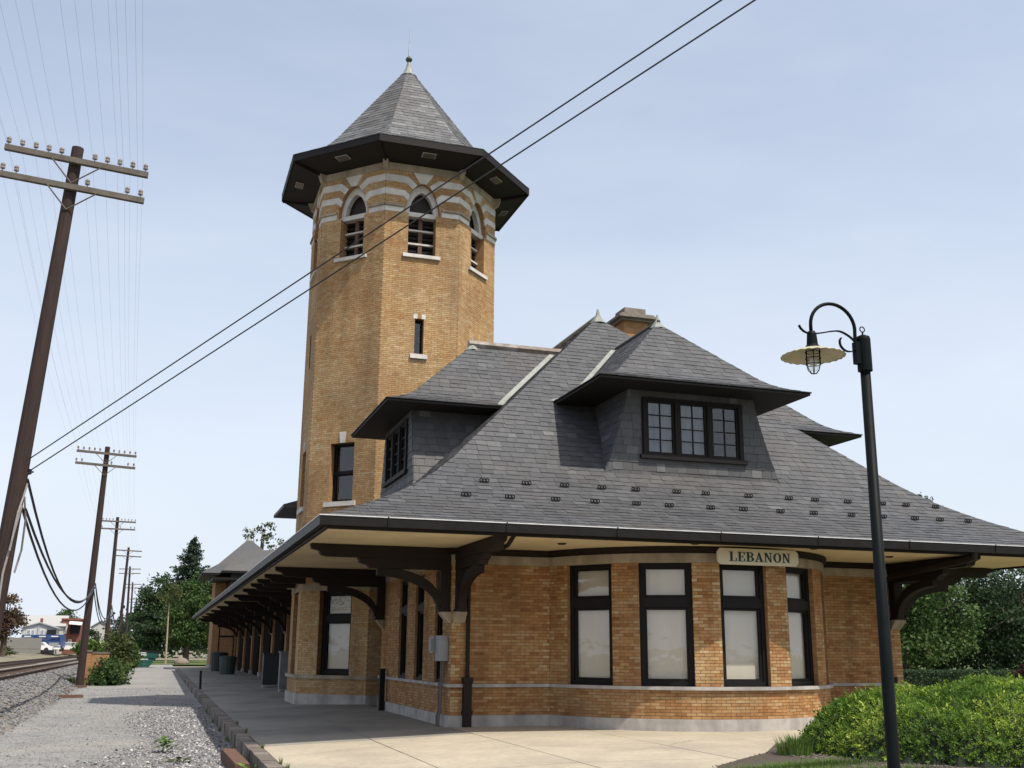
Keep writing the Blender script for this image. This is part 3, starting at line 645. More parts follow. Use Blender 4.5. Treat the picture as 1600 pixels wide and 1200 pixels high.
def bed(mb, surf, bounds, off=.012, p0=0., p1=1., n=24):
    for k in range(n):
        pa, pb_ = p0 + (p1 - p0) * k / n, p0 + (p1 - p0) * (k + 1) / n; a0, b0 = bounds(pa); a1, b1 = bounds(pb_)
        q = [surf(a0, pa), surf(b0, pa), surf(b1, pb_), surf(a1, pb_)]; mb.poly([V3(*p) - V3(0, 0, off) for p in q])
rb = MB(); bed(rb, s_front, b_front); bed(rb, s_left, b_left); bed(rb, s_right, b_right)
bed(rb, lambda u, p: V3(u, YB0 - (YB0 - YB1) * p, zq(p)), lambda p: (-3.44 + (RX - .06) * p, W + 3.44 - (RX - .06) * p))
roof = part("roof", rb, "slate_bed", st)
pf = lambda p: (RY * p, zq(p)); pl = lambda p: (RX * p, zq(p))
L1 = slates(s_front, pf, b_front); L2 = slates(s_left, pl, b_left, p1=.999); L3 = slates(s_right, pl, b_right)
L2 = [q for q in L2 if q[0][1] < 12.5]; L3 = [q for q in L3 if q[0][1] < 12.5]
inside = lambda q: 3.4 < q[0][0] < 8.2 and q[0][1] > -.7
rank = sorted([q for q in L1 if q[8]], key=lambda q: -(px_area(q[0], q[4], 1.) if in_view(q[0]) and not inside(q) else 0))[:300]
ids = {id(q) for q in rank}
slate_objs(rank, roof); slate_stuff([q for q in L1 if id(q) not in ids], "front_slates", roof); slate_stuff(L2, "left_slates", roof); slate_stuff(L3, "right_slates", roof)
part("ridge_cap", MB().tube([(5.9, 5.45, 11.57), (5.9, 11, 11.57)], .075, 6), "patina", roof)
def finial(name, p, parent, s=1.):
    part(name, MB().lathe(p, [(.30 * s, -.24 * s), (.17 * s, -.06 * s), (.09 * s, .06 * s), (.055 * s, .2 * s), (.03 * s, .3 * s), (.0, .32 * s)], 8), "patina", parent)
finial("finial", (5.9, 5.45, 11.55), roof, .85)
# snow guards
def guard_mesh():
    m = MB()
    for dx in (-.062, 0, .062): m.tube([(dx + .028 * math.cos(a), .0, .045 + (.008 if dx == 0 else .012) + .028 * math.sin(a)) for a in np.linspace(0, 2 * math.pi, 9)], .0125, 5, cap=False)
    m.box(-.01, .01, -.012, .012, 0, .03).box(-.09, .09, -.006, .006, .012, .022); return m.me("snow_guard", "black_paint")
gm = guard_mesh()
for Y, xs_ in ((-1.13, [.38, 1.36, 2.26, 3.17, 4.01, 5.05, 5.81, 6.95, 8.05, 8.78, 9.71, 10.72, 11.42, 12.31]), (-1.85, [-.23, .74, 1.78, 2.7, 3.69, 4.49, 5.53, 6.37, 7.34, 8.23, 9.27, 10.15, 11.07, 11.8, 12.64])):
    for x in xs_:
        o = link("snow_guard", gm, roof); p = s_front(x, (Y + 3.44) / (RY - .06)); o.matrix_basis = Matrix.Translation((p[0], p[1], p[2] + .012)) @ Matrix.Rotation(random.uniform(-.08, .08), 4, 'Z') @ Matrix.Scale(1.15, 4)

# dormers
def dormer(name, mp, run, w, be, bf, bwall, ze, zr, hw0, hw1, zw0, label, kind):
    """mp(a, b, z): a across, b outward; run(z) -> b where the main roof is at height z"""
    def h(p):
        d = zr - ze; k = .34; z1 = .215
        if p >= k: return ze + d * (z1 + (1 - z1) * (p - k) / (1 - k))
        t = p / k; m1 = (1 - z1) / (1 - k); return ze + d * ((t**3 - 2*t*t + t) * k * .45 + (3*t*t - 2*t**3) * z1 + (t**3 - t*t) * k * m1)
    D = MB()
    fs = lambda u, p: mp(u, be - (be - bf) * p, h(p)); fb = lambda p: (-w * (1 - p), w * (1 - p))
    ls = lambda u, p: mp(-w * (1 - p), u, h(p)); lb = lambda p: (run(h(p)) - .06, be - (be - bf) * p)
    rs = lambda u, p: mp(w * (1 - p), -u, h(p)); rb_ = lambda p: (-(be - (be - bf) * p), -run(h(p)) + .06)
    bed(D, fs, fb, n=14); bed(D, ls, lb, n=14); bed(D, rs, rb_, n=14)
    dm = part(name, D, "slate_bed", st, label=label)
    S = slates(fs, lambda p: ((be - bf) * p, h(p)), fb, lift=.013) + slates(ls, lambda p: (w * p, h(p)), lb, p1=.985) + slates(rs, lambda p: (w * p, h(p)), rb_, p1=.985)
    slate_stuff(S, "dormer_slates", dm)
    # soffit and thin edge board
    br0 = run(ze - .03) - .05; q = MB(); e = .03
    q.hexa([mp(-w + e, be - e, ze - .07), mp(w - e, be - e, ze - .07), mp(w - e, br0, ze - .07), mp(-w + e, br0, ze - .07), mp(-w + e, be - e, ze - .022), mp(w - e, be - e, ze - .022), mp(w - e, br0, ze - .022), mp(-w + e, br0, ze - .022)])
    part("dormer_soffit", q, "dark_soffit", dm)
    # walls hung with slates; the sides spread towards the foot
    zt = ze - .071
    hw = lambda z: hw1 + (hw0 - hw1) * max(0, (zt - z) / (zt - zw0)) ** 1.25
    fsz = lambda u, p: mp(u, bwall, zw0 - .15 + (zt - zw0 + .15) * p); zz = lambda p: zw0 - .15 + (zt - zw0 + .15) * p
    wz0, wz1, wh = zw0 + .45, zt - .16, 1.35
    Wm = MB(); zl = sorted([zz(k / 8) for k in range(9)] + [wz0 - .02, wz1 - .02])
    for za, zb_ in zip(zl[:-1], zl[1:]):
        if wz0 - .03 < (za + zb_) / 2 < wz1 - .02:      # the wall stops at the window opening
            for sg_ in (-1, 1): Wm.poly([mp(sg_ * hw(za), bwall, za), mp(sg_ * wh, bwall, za), mp(sg_ * wh, bwall, zb_), mp(sg_ * hw(zb_), bwall, zb_)])
        else: Wm.poly([mp(-hw(za), bwall, za), mp(hw(za), bwall, za), mp(hw(zb_), bwall, zb_), mp(-hw(zb_), bwall, zb_)])
        for sgn in (-1, 1): Wm.poly([mp(sgn * hw(za), bwall, za), mp(sgn * hw(zb_), bwall, zb_), mp(sgn * hw(zb_), run(zb_) - .1, zb_), mp(sgn * hw(za), run(za) - .1, za)])
    part("dormer_wall", Wm, "slate_bed", dm)
    S = [s_ for s_ in slates(lambda u, p: mp(u, bwall + .004, zz(p)), lambda p: (0, zz(p)), lambda p: (-hw(zz(p)), hw(zz(p))), expo=.2, wid=.28, lo=.45, hi=.95)]
    cl = slates(lambda u, p: mp(-hw(zz(p)) - .004, u, zz(p)), lambda p: (0, zz(p)), lambda p: (run(zz(p)) - .05, bwall), expo=.2, wid=.28, lo=.45, hi=.95)
    cr_ = slates(lambda u, p: mp(hw(zz(p)) + .004, -u, zz(p)), lambda p: (0, zz(p)), lambda p: (-bwall, -run(zz(p)) + .05), expo=.2, wid=.28, lo=.45, hi=.95)
    S2 = []
    ax = nrm(mp(1, 0, 0) - mp(0, 0, 0)); o0 = mp(0, 0, 0)
    for q in S:                                     # trim the slates that run under the casement frame
        if (q[0][2] + q[2][2]) / 2 < wz0 - .06 or (q[0][2] + q[2][2]) / 2 > wz1 + .02: S2.append(q); continue
        ua, ub = (q[0] - o0) @ ax, (q[1] - o0) @ ax; e = wh + .04
        if ub <= -e or ua >= e: S2.append(q); continue
        q = list(q)
        if ua < -e: q[1] = q[0] + ax * (-e - ua); q[2] = q[3] + ax * (-e - (q[3] - o0) @ ax); S2.append(tuple(q))
        elif ub > e: q[0] = q[1] - ax * (ub - e); q[3] = q[2] - ax * ((q[2] - o0) @ ax - e); S2.append(tuple(q))
    slate_stuff(S2 + cl + cr_, "wall_slates", dm)
    # three casements in one frame
    ff = lambda u, z, d: mp(u, bwall + d, z)
    fm = MB(); fm.fbox(ff, -wh - .09, wh + .09, wz0 - .10, wz0, -.1, .10); fm.fbox(ff, -wh, wh, wz1 - .05, wz1, -.1, .07)
    for x in (-wh + .045, -.45, .45, wh - .045): fm.fbox(ff, x - .05, x + .05, wz0, wz1 - .05, -.1, .065)
    part("window_frame", fm, "black_paint", dm)
    for c in (-.875, 0, .875):
        window(dm, lambda u, z, d, c=c: mp(u + c, bwall + d + .1, z), .80, wz0 + .002, wz1 - .052, None, .045, ("curtain",) if c < .5 else None, fw=.03, sash=.05, muntin=(2, 4), glass="glass_dark", name="casement")
    # valley flashing
    def valley(sgn):
        v = MB(); prev = None
        for p in np.linspace(.0, .97, 16):
            z = h(p); a = sgn * w * (1 - p); b = run(z); p2 = p + .03; z2 = h(min(1, p2)); q = [mp(a + sgn * .13, run(z) , z + .035), mp(a, b + .02, z + .028), mp(sgn * w * (1 - p) , b + .17, z + .035)]
            if prev: v.poly([prev[0], prev[1], q[1], q[0]]); v.poly([prev[1], prev[2], q[2], q[1]])
            prev = q
        return v
    part("valley_flashing", valley(-1), "patina", dm); part("valley_flashing", valley(1), "patina", dm)
    part("dormer_ridge", MB().tube([mp(0, bf + .1, zr + .03), mp(0, run(zr) - .2, zr + .03)], .13 if kind == "copper" else .05, 6), "copper_cap" if kind == "copper" else "slate", dm)
    finial("finial", mp(0, bf, zr + .02), dm, .72)
    return dm
runf = lambda z: -(-3.44 + (RY - .06) * qz(z)); runs = lambda z: 3.44 - (RX - .06) * qz(z)
dormer("front_dormer", lambda a, b, z: V3(5.9 + a, -b, z), runf, 2.83, 1.35, -1.37, .42, 7.85, 10.15, 2.33, 1.72, 5.75, "slate-hung dormer with three black casements", "plain")
dormer("side_dormer", lambda a, b, z: V3(-b, 5.1 - a, z), runs, 2.65, 1.16, -1.80, .28, 7.80, 10.15, 2.2, 1.7, 5.75, "track-side dormer with copper ridge", "copper")
dormer("side_dormer", lambda a, b, z: V3(W + b, 5.1 + a, z), runs, 2.65, 1.16, -1.80, .28, 7.80, 10.15, 2.2, 1.7, 5.75, None, "copper")
# small eave of a further dormer past the tower
part("rear_dormer", MB().hexa([(-2.0, 17.4, 6.8), (2, 17.4, 6.8), (2, 21, 6.8), (-2, 21, 6.8), (-2.0, 17.4, 6.92), (2, 17.4, 8.2), (2, 21, 8.2), (-2, 21, 6.92)]), "slate", st)
# chimney
ch = MB().box(7.92, 8.82, 8.0, 8.9, 9.2, 12.42); chm = part("chimney", ch, "brick_far", st)
part("chimney_cap", MB().box(7.80, 8.94, 7.88, 9.02, 12.42, 12.50).box(7.66, 9.08, 7.74, 9.16, 12.50, 12.58).box(7.76, 8.98, 7.84, 9.06, 12.58, 12.66), "chimney_stone", chm)
part("chimney_top", MB().box(7.98, 8.76, 8.06, 8.84, 12.66, 12.92), "chimney_stone", chm)

# LEBANON board
sg = thing("station_sign", (6.17, -2.7, 3.45), "cream board lettered LEBANON in dark green above the bay windows", "sign")
c = .07; o8 = [(-1 + c, -.175), (1 - c, -.175), (1, -.175 + c), (1, .175 - c), (1 - c, .175), (-1 + c, .175), (-1, .175 - c), (-1, -.175 + c)]
smp = lambda a, b, d: V3(6.17 + a, -2.68 - d, 3.63 + b)
part("board", MB().prism(o8, smp, 0, .045), "sign_board", sg); part("mount", MB().box(5.6, 6.7, -2.68, -2.45, 3.56, 3.64), "brown_paint", sg)
def letter(ch_, x0, s, hgt):
    """slab-serif capitals from strokes; returns width"""
    m = MB(); mp = lambda a, b, d: smp(x0 + a * s, -hgt / 2 + b * hgt, .045 + d); Q = lambda pts: m.prism(pts, mp, .001, .008)
    bx_ = lambda a0, a1, b0, b1: Q([(a0, b0), (a1, b0), (a1, b1), (a0, b1)])
    sr = lambda a, b: (bx_(a - .5, a + .55, b, b + .07))
    st_ = .30
    def ring(cx, cy, rx, ry, a0, a1, tx_, ty_, n=14):
        an = [a0 + (a1 - a0) * i / n for i in range(n + 1)]
        for i in range(n):
            Q([(cx + rx * math.cos(an[i]), cy + ry * math.sin(an[i])), (cx + rx * math.cos(an[i+1]), cy + ry * math.sin(an[i+1])), (cx + (rx - tx_) * math.cos(an[i+1]), cy + (ry - ty_) * math.sin(an[i+1])), (cx + (rx - tx_) * math.cos(an[i]), cy + (ry - ty_) * math.sin(an[i]))])
    if ch_ in "LEB":
        bx_(.14, .14 + st_, .07, .93); bx_(0, .62 if ch_ == 'L' else .6, .93, 1) if ch_ == 'L' else None
    if ch_ == 'L': bx_(0, 1.0, 0, .07); bx_(.86, 1.0, .07, .34); Wd = 1.02
    elif ch_ == 'E':
        bx_(0, 1, 0, .07); bx_(.86, 1, .07, .32); bx_(0, 1, .93, 1); bx_(.86, 1, .7, .93); bx_(.44, .66, .47, .54); bx_(.66, .76, .36, .65); Wd = 1.04
    elif ch_ == 'B':
        bx_(0, .6, 0, .07); bx_(0, .6, .93, 1); bx_(.44, .6, .49, .56)
        ring(.58, .75, .42, .25, -math.pi / 2, math.pi / 2, .26, .07); ring(.58, .27, .48, .27, -math.pi / 2, math.pi / 2, .28, .07); Wd = 1.1
    elif ch_ == 'A':
        Q([(.12, .07), (.24, .07), (.60, .86), (.54, 1)]); Q([(.54, 1), (.66, 1), (1.06, .07), (.74, .07), (.48, .80)]); bx_(.32, .78, .28, .35); bx_(-.04, .42, 0, .07); bx_(.62, 1.18, 0, .07); Wd = 1.16
    elif ch_ == 'N':
        bx_(.14, .26, .07, .93); bx_(.86, .98, .07, .93); Q([(.14, .93), (.44, .93), (.98, .07), (.98, 0), (.80, 0)]); bx_(0, .42, 0, .07); bx_(0, .4, .93, 1); bx_(.7, 1.14, .93, 1); Wd = 1.16
    elif ch_ == 'O':
        ring(.55, .5, .55, .51, 0, 2 * math.pi, .29, .075, 24); Wd = 1.12
    part("letter", m, "sign_letter", sg); return Wd * s
x = -.72; hgt = .205
for ch_ in "LEBANON": x += letter(ch_, x, .182, hgt) + .018

# ------------------------------------------------------------------ tower
TX, TY, TA = 1.33, 13.11, 3.17; TS = TA / 1.20711
tw = thing("station_tower", (TX, TY, 0), "tall octagonal buff brick tower with striped belfry and pointed slate roof", "tower")
def ocor(a): h_ = a / 2.41421; return [(TX - a, TY + h_), (TX - a, TY - h_), (TX - h_, TY - a), (TX + h_, TY - a), (TX + a, TY - h_), (TX + a, TY + h_), (TX + h_, TY + a), (TX - h_, TY + a)]
oc = ocor(TA)
part("plinth", MB().sweep(oc, -.02, .055, -.1, .26, True), "plinth_stone", tw)
part("sill_course", MB().sweep(oc, -.2, .08, .72, .83, True), "stone", tw)
part("stone_band", MB().sweep(oc, -.2, .022, 3.42, 3.66, True), "stone", tw)
def archw(z, hw_, zs_, za): return hw_ if z < zs_ else hw_ * max(0, 1 - ((z - zs_) / (za - zs_)) ** 2) ** .62
mortar = MB(); tb = []
def one(name, mat, parent, f): m_ = MB(); f(m_); return part(name, m_, mat, parent)
for fi in range(8):
    p0, p1 = np.array(oc[fi]), np.array(oc[(fi + 1) % 8]); O = (*((p0 + p1) / 2), 0); t = (*(p1 - p0), 0); fr = frame(O, t); H = TS / 2
    vis = fi in (0, 1, 2, 3, 4, 7)
    specs = [(lambda z: [(-archw(z, .60, 16.2, 17.26),) * 1 + (archw(z, .60, 16.2, 17.26),)] if 16.1 < z < 17.26 else ([(-.48, .48)] if 14.62 < z <= 16.1 else []))]
    low = None
    if fi == 1: low = (-.58, .65, .83, 3.42); mid = (-.45, .49, 6.23, 8.16)
    elif fi == 0: low = (-.55, .55, .83, 3.42); mid = (-.45, .45, 6.23, 8.16)
    else: mid = (-.15, .15, 11.12, 12.36) if fi in (2, 4, 6) else None
    sl_ = (-.15, .15, 11.12, 12.36) if fi in (2, 0, 4) else None
    def holes(z, fi=fi, low=low, mid=mid, sl_=sl_):
        o = list(specs[0](z))
        if low and low[2] < z < low[3]: o.append(low[:2])
        if mid and mid[2] < z < mid[3]: o.append(mid[:2])
        if sl_ and sl_ != mid and sl_[2] < z < sl_[3]: o.append(sl_[:2])
        return o
    zc = [.83, 3.42, 6.23, 8.16, 11.12, 12.36, 14.62, 16.1] + [16.1 + .0725 * k for k in range(1, 17)]
    w_ = Wall(fr, -H, H, 0, 17.64, holes, zc, lo=.55, hi=.95); w_.panel(mortar)
    if vis: tb += [b for b in w_.bricks(.26, .72) + w_.bricks(.83, 3.42) + w_.bricks(3.66, 17.62)]
    # belfry window
    bw = one("belfry_window", "louver", tw, lambda m: m.fbox(fr, -.48, .48, 14.62, 17.2, -.52, -.46))
    one("reveal", "brick_far", bw, lambda m: reveal(m, fr, -.48, .48, 14.62, 16.06, .42, False))
    if vis:
        for k in range(9): one("louver_slat", "black_paint", bw, lambda m: m.fbox(fr, -.48, .48, 14.68 + k * .155, 14.74 + k * .155, -.42, -.35))
    one("mullion", "timber", bw, lambda m: m.fbox(fr, -.07, .07, 14.62, 16.06, -.42, -.27))  # brick mullion in timber's dark brown, painting in the opening's shade
    for z in (15.11, 15.60): one("crossbar", "pale_stone", bw, lambda m: m.fbox(fr, -.47, .47, z - .03, z + .03, -.40, -.255))
    one("transom", "pale_stone", bw, lambda m: m.fbox(fr, -.60, .60, 16.04, 16.20, -.38, -.10))
    cap = MB(); ring_ = MB()
    # arch: stone ring outside, inner tracery ring
    N_ = 20
    def rim(hw_, za, k): z = 16.18 + (za - 16.18) * math.sin(math.pi / 2 * abs(1 - 2 * k / N_) ** 1 if False else math.pi / 2 * (1 - abs(1 - 2 * k / N_))); s = -1 if k < N_ / 2 else 1; return (s * archw(z, hw_, 16.18, za) if k != N_ // 2 else 0, z)
    for (h1, z1, h2, z2, d0, d1) in ((.615, 17.275, .60, 17.26, -.34, .004), (.60, 17.26, .43, 16.98, -.36, -.17)):
        for k in range(N_):
            a, b, c_, d_ = rim(h1, z1, k), rim(h1, z1, k + 1), rim(h2, z2, k + 1), rim(h2, z2, k)
            q = [fr(a[0], a[1], d1), fr(b[0], b[1], d1), fr(c_[0], c_[1], d1), fr(d_[0], d_[1], d1)]; q2 = [fr(a[0], a[1], d0), fr(b[0], b[1], d0), fr(c_[0], c_[1], d0), fr(d_[0], d_[1], d0)]
            (cap if h1 > .6 else ring_).mesh(q + q2, [(0, 1, 2, 3), (2, 3, 7, 6), (0, 1, 5, 4)], .5)
    part("arch_soffit", cap, "brick_far", bw); part("tracery", ring_, "pale_stone", bw)
    one("window_sill", "pale_stone", bw, lambda m: m.fbox(fr, -.65, .65, 14.50, 14.62, -.3, .09))
    if mid:
        cx = (mid[0] + mid[1]) / 2
        wo = window(tw, lambda u, z, d, fr=fr, cx=cx: fr(u + cx, z, d), mid[1] - mid[0], mid[2], mid[3], (mid[2] + .93, mid[2] + .99) if mid[1] > .3 else None, .2, None, fw=.05 if mid[1] > .3 else .02, sash=.05 if mid[1] > .3 else .015, glass="glass_dark")
        one("window_sill", "pale_stone", wo, lambda m: m.fbox(fr, mid[0] - .14, mid[1] + .14, mid[2] - .15, mid[2], -.2, .08)); one("reveal", "brick_far", wo, lambda m: reveal(m, fr, *mid, .3))
        if mid[1] > .3: one("keystone", "pale_stone", wo, lambda m: m.prism([(-.09, mid[3]), (.09, mid[3]), (.13, mid[3] + .36), (-.13, mid[3] + .36)], lambda a, b, d: fr(a + .02, b, d), -.05, .03))
        else:
            for x0 in (-.21, .07): one("lintel_stone", "pale_stone", wo, lambda m: m.fbox(fr, x0, x0 + .14, mid[3], mid[3] + .16, -.05, .012))
    if low:
        cx = (low[0] + low[1]) / 2
        wo = window(tw, lambda u, z, d, fr=fr, cx=cx: fr(u + cx, z, d), low[1] - low[0], low[2], low[3], (2.45, 2.66), .2, ("blind", "blind_warm"), fw=.14)
        one("reveal", "brick_far", wo, lambda m: reveal(m, fr, *low, .4))
    # white belfry bands
    mpf = lambda a, b, d, fr=fr: fr(a, b, d)
    for s in (-1, 1):
        for poly in ([(1.31, 17.45), (.54, 17.43), (.22, 17.17), (.36, 16.99), (.60, 17.19), (1.31, 17.21)], [(1.31, 16.94), (.64, 16.92), (.46, 16.76), (.53, 16.55), (.70, 16.70), (1.31, 16.72)]):
            one("band_stone", "pale_stone", tw, lambda m: m.prism([(s * a, b) for a, b in poly], mpf, -.03, .013))
        one("band_stone", "pale_stone", tw, lambda m: m.prism([(s * a, b) for a, b in [(1.31, 16.10), (.67, 16.10), (.67, 16.285), (1.31, 16.285)]], mpf, -.03, .02))
        a, b = sorted((s * .67, s * (H + .015))); one("string_course", "stone", tw, lambda m: m.fbox(fr, a, b, 16.29, 16.37, -.05, .075))
    one("keystone", "pale_stone", tw, lambda m: m.prism([(-.36, 17.615), (-.11, 17.24), (.11, 17.24), (.36, 17.615)], mpf, -.03, .016))
part("wall", mortar, "tower_mortar", tw)
link("bricks", inst_mesh("bricks", BV, BF, [b[0] for b in tb], [b[1] for b in tb], "brick"), tw, "stuff")
part("cornice", MB().sweep(oc, -.3, .03, 17.62, 17.88, True), "stone", tw)
for i in range(8):
    a = math.atan2(oc[i][1] - TY, oc[i][0] - TX); d = V3(math.cos(a), math.sin(a), 0); t = V3(-d[1], d[0], 0); c_ = V3(TX, TY, 0); r0 = TA * 1.0824
    one("corner_corbel", "stone", tw, lambda m: m.prism([(r0 - .1, 17.5), (r0 + .10, 17.62), (r0 + .22, 17.9), (r0 - .1, 17.9)], lambda q, z, s_, c_=c_, d=d, t=t: c_ + d * q + UPZ * z + t * s_, -.09, .09))
# tower roof
EA = 4.345
prof_t = [(4.345, 18.30), (3.95, 18.43), (3.55, 18.68), (3.15, 19.05), (2.75, 19.52), (.16, 23.28)]
rr_ = [p[0] for p in prof_t][::-1]; zz_ = [p[1] for p in prof_t]
L_t = np.concatenate([[0], np.cumsum([math.hypot(b[0] - a[0], b[1] - a[1]) for a, b in zip(prof_t[:-1], prof_t[1:])])]); L_t /= L_t[-1]
ra = lambda p: float(np.interp(p, L_t, [q[0] for q in prof_t])); rz = lambda p: float(np.interp(p, L_t, [q[1] for q in prof_t]))
tbed = MB(); S = []
for i in range(8):
    p0, p1 = np.array(oc[i]), np.array(oc[(i + 1) % 8]); t = nrm((*(p1 - p0), 0)); nn = nrm(np.cross(t, UPZ))
    sf_ = lambda u, p, t=t, nn=nn: V3(TX, TY, 0) + nn * ra(p) + t * u + UPZ * rz(p); bd_ = lambda p: (-ra(p) / 2.41421, ra(p) / 2.41421)
    bed(tbed, sf_, bd_, n=20); S += slates(sf_, lambda p: (ra(p), rz(p)), bd_, expo=.21, wid=.3, lo=.75, hi=1.)  # paler slate tint paints in the stronger sun on these faces
tro = part("roof", tbed, "slate_bed", tw); slate_stuff(S, "roof_slates", tro)
q = MB(); oo = ocor(EA - .02); oi = ocor(TA + .02)
for i in range(8):
    j = (i + 1) % 8; q.poly([(*oo[i], 18.07), (*oo[j], 18.07), (*oi[j], 17.90), (*oi[i], 17.90)])
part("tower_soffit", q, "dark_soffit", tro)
part("fascia", MB().sweep(ocor(EA - .03), -.03, .025, 18.05, 18.285, True), "black_paint", tro)
for i in range(8):
    m_ = (np.array(oo[i]) + np.array(oo[(i + 1) % 8])) / 2; mi = (np.array(oi[i]) + np.array(oi[(i + 1) % 8])) / 2; d = m_ - mi; L_ = np.linalg.norm(d); d /= L_; t = V3(-d[1], d[0])
    c_ = m_ * .62 + mi * .38; zc_ = 18.07 * .62 + 17.90 * .38; sl = .17 / L_
    q = [V3(*(c_ + d * a + t * b), zc_ + sl * a - .012) for a, b in ((-.14, -.24), (.14, -.24), (.14, .24), (-.14, .24))]; q2 = [p - V3(0, 0, .02) for p in q]
    vo = part("soffit_vent", MB().hexa(q2 + q), "vent_metal", tro)
    for k in range(5):
        sl_m = MB(); a0 = -.11 + k * .05; sl_m.hexa([V3(*(c_ + d * a + t * b), zc_ + sl * a - zz2) for zz2 in (.045, .0325) for a, b in ((a0, -.21), (a0 + .018, -.21), (a0 + .018, .21), (a0, .21))])
        part("vent_slat", sl_m, "louver", vo)
for i in range(8):
    a = math.atan2(oc[i][1] - TY, oc[i][0] - TX); d = V3(math.cos(a), math.sin(a), 0); part("hip_rafter", MB().tube([V3(TX, TY, 17.86) + d * (TA * 1.0824 + .05), V3(TX, TY, 18.03) + d * (EA * 1.0824 - .06)], .05, 4), "black_paint", tro)
part("spire_cap", MB().lathe((TX, TY, 23.2), [(.34, -.10), (.22, .05), (.12, .28), (.07, .5), (.05, .56)], 12), "patina", tro); part("spire_ball", MB().lathe((TX, TY, 23.2), [(.04, .55), (.10, .59), (.135, .66), (.10, .74), (.04, .78), (0, .79)], 12), "bin_green", tro)
part("lightning_rod", MB().tube([(TX, TY, 24.0), (TX, TY, 25.2)], [.030, .014], 6), "zinc", tro)

# ------------------------------------------------------------------ far pavilion at the end of the platform
fp = thing("end_pavilion", (1.2, 73.5, 0), "small brick pavilion with steep slate roof at far end of the platform", "pavilion")
part("wall", MB().box(-1.70, 4.2, 71, 76.5, 0, 7.5), "brick_far", fp)
ex = [(-3.0, 69.4), (5.4, 69.4), (5.4, 78), (-3.0, 78)]; ap = (1.0, 73.6)
m = MB()
for k in range(4):
    a, b = ex[k], ex[(k + 1) % 4]; f1 = lambda p, t: (p[0] + (ap[0] - p[0]) * t, p[1] + (ap[1] - p[1]) * t)
    m.poly([(*a, 7.7), (*b, 7.7), (*f1(b, .35), 8.55), (*f1(a, .35), 8.55)]); m.poly([(*f1(a, .35), 8.55), (*f1(b, .35), 8.55), (*f1(b, .99), 11.0), (*f1(a, .99), 11.0)])
ro = part("roof", m, "slate", fp); part("eave", MB().box(-2.97, 5.37, 69.43, 77.97, 7.52, 7.69), "black_paint", ro); finial("finial", (*ap, 11.05), ro, 1.0)
dm = part("dormer_roof", MB().hexa([(-1.4, 66.8, 7.75), (3.4, 66.8, 7.75), (3.4, 71.5, 7.75), (-1.4, 71.5, 7.75), (.2, 68.2, 9.5), (3.4, 68.2, 9.7), (3.4, 71.5, 9.7), (.2, 71.5, 9.5)]), "slate", fp)
part("dormer_eave", MB().box(-1.5, 3.45, 66.7, 71.4, 7.55, 7.74), "black_paint", dm); part("dormer_wall", MB().box(-.6, 3.2, 67.6, 71, 4.3, 7.55), "slate", dm)
part("eave_step", MB().box(-2.2, 3.4, 65.9, 70.9, 6.95, 7.12), "black_paint", fp)
window(fp, lambda u, z, d: V3(-.3 + u, 71 - d, z), 1.0, 5.3, 7.2, (6.2, 6.3), .0, None, fw=.1, glass="glass_dark"); window(fp, lambda u, z, d: V3(-.5 + u, 71 - d, z), 1.3, .5, 3.4, (2.5, 2.65), .0, None, fw=.1, glass="glass_dark")
part("base", MB().box(-1.78, 4.25, 70.9, 76.6, 0, .3), "plinth_stone", fp)

# ------------------------------------------------------------------ station wall fittings
mt = thing("electric_meter", (-.05, .5, 1.3), "grey electric meter box with conduits on the brick corner", "meter box")
part("cabinet", MB().box(-.20, -.012, .18, .62, 1.38, 1.93), "meter_grey", mt); part("meter_head", MB().box(-.26, -.012, .64, .92, 1.55, 1.92).box(-.285, -.26, .68, .88, 1.6, 1.86), "meter_grey", mt)
for y in (.30, .46): part("conduit", MB().tube([(-.09, y, 1.39), (-.09, y, .95), (-.135, y, .88), (-.135, y, .3), (-.17, y, .22), (-.17, y, -.02)], .027, 8), "conduit", mt)
b_ = thing("wall_bollard", (-.12, 6.75, 0), "short black square post against the track-side wall", "post"); part("post", MB().box(-.22, -.08, 6.66, 6.82, -.02, 1.07), "black_paint", b_); part("cap", MB().box(-.235, -.065, 6.645, 6.835, 1.07, 1.10), "black_paint", b_)
b_ = thing("platform_post", (-4.15, 27, -.15), "thin black iron post at the platform edge", "post"); part("post", MB().tube([(-4.13, 27, -.2), (-4.16, 27, .66)], .05, 8), "black_paint", b_); part("base", MB().lathe((-4.13, 27, -.16), [(.11, 0), (.11, .03), (.06, .06)], 10), "black_paint", b_)
def bin_(x, y, r, h, mat, label):
    b = thing("trash_bin", (x, y, 0), label, "trash bin"); z0 = zplat(x, y)
    part("body", MB().lathe((x, y, z0), [(r * .86, 0), (r, h * .9), (r * .97, h * .9)], 14), mat, b); part("lid", MB().lathe((x, y, z0 + h * .9), [(r * 1.06, 0), (r * 1.06, .06), (r * .7, .14), (.05, .17)], 14), mat, b)
bin_(-1.55, 60.5, .62, 1.35, "bin_dark", "dark trash bin furthest along the shaded platform"); bin_(-1.55, 50.5, .55, 1.15, "bin_green", "grey green trash bin on the shaded platform")
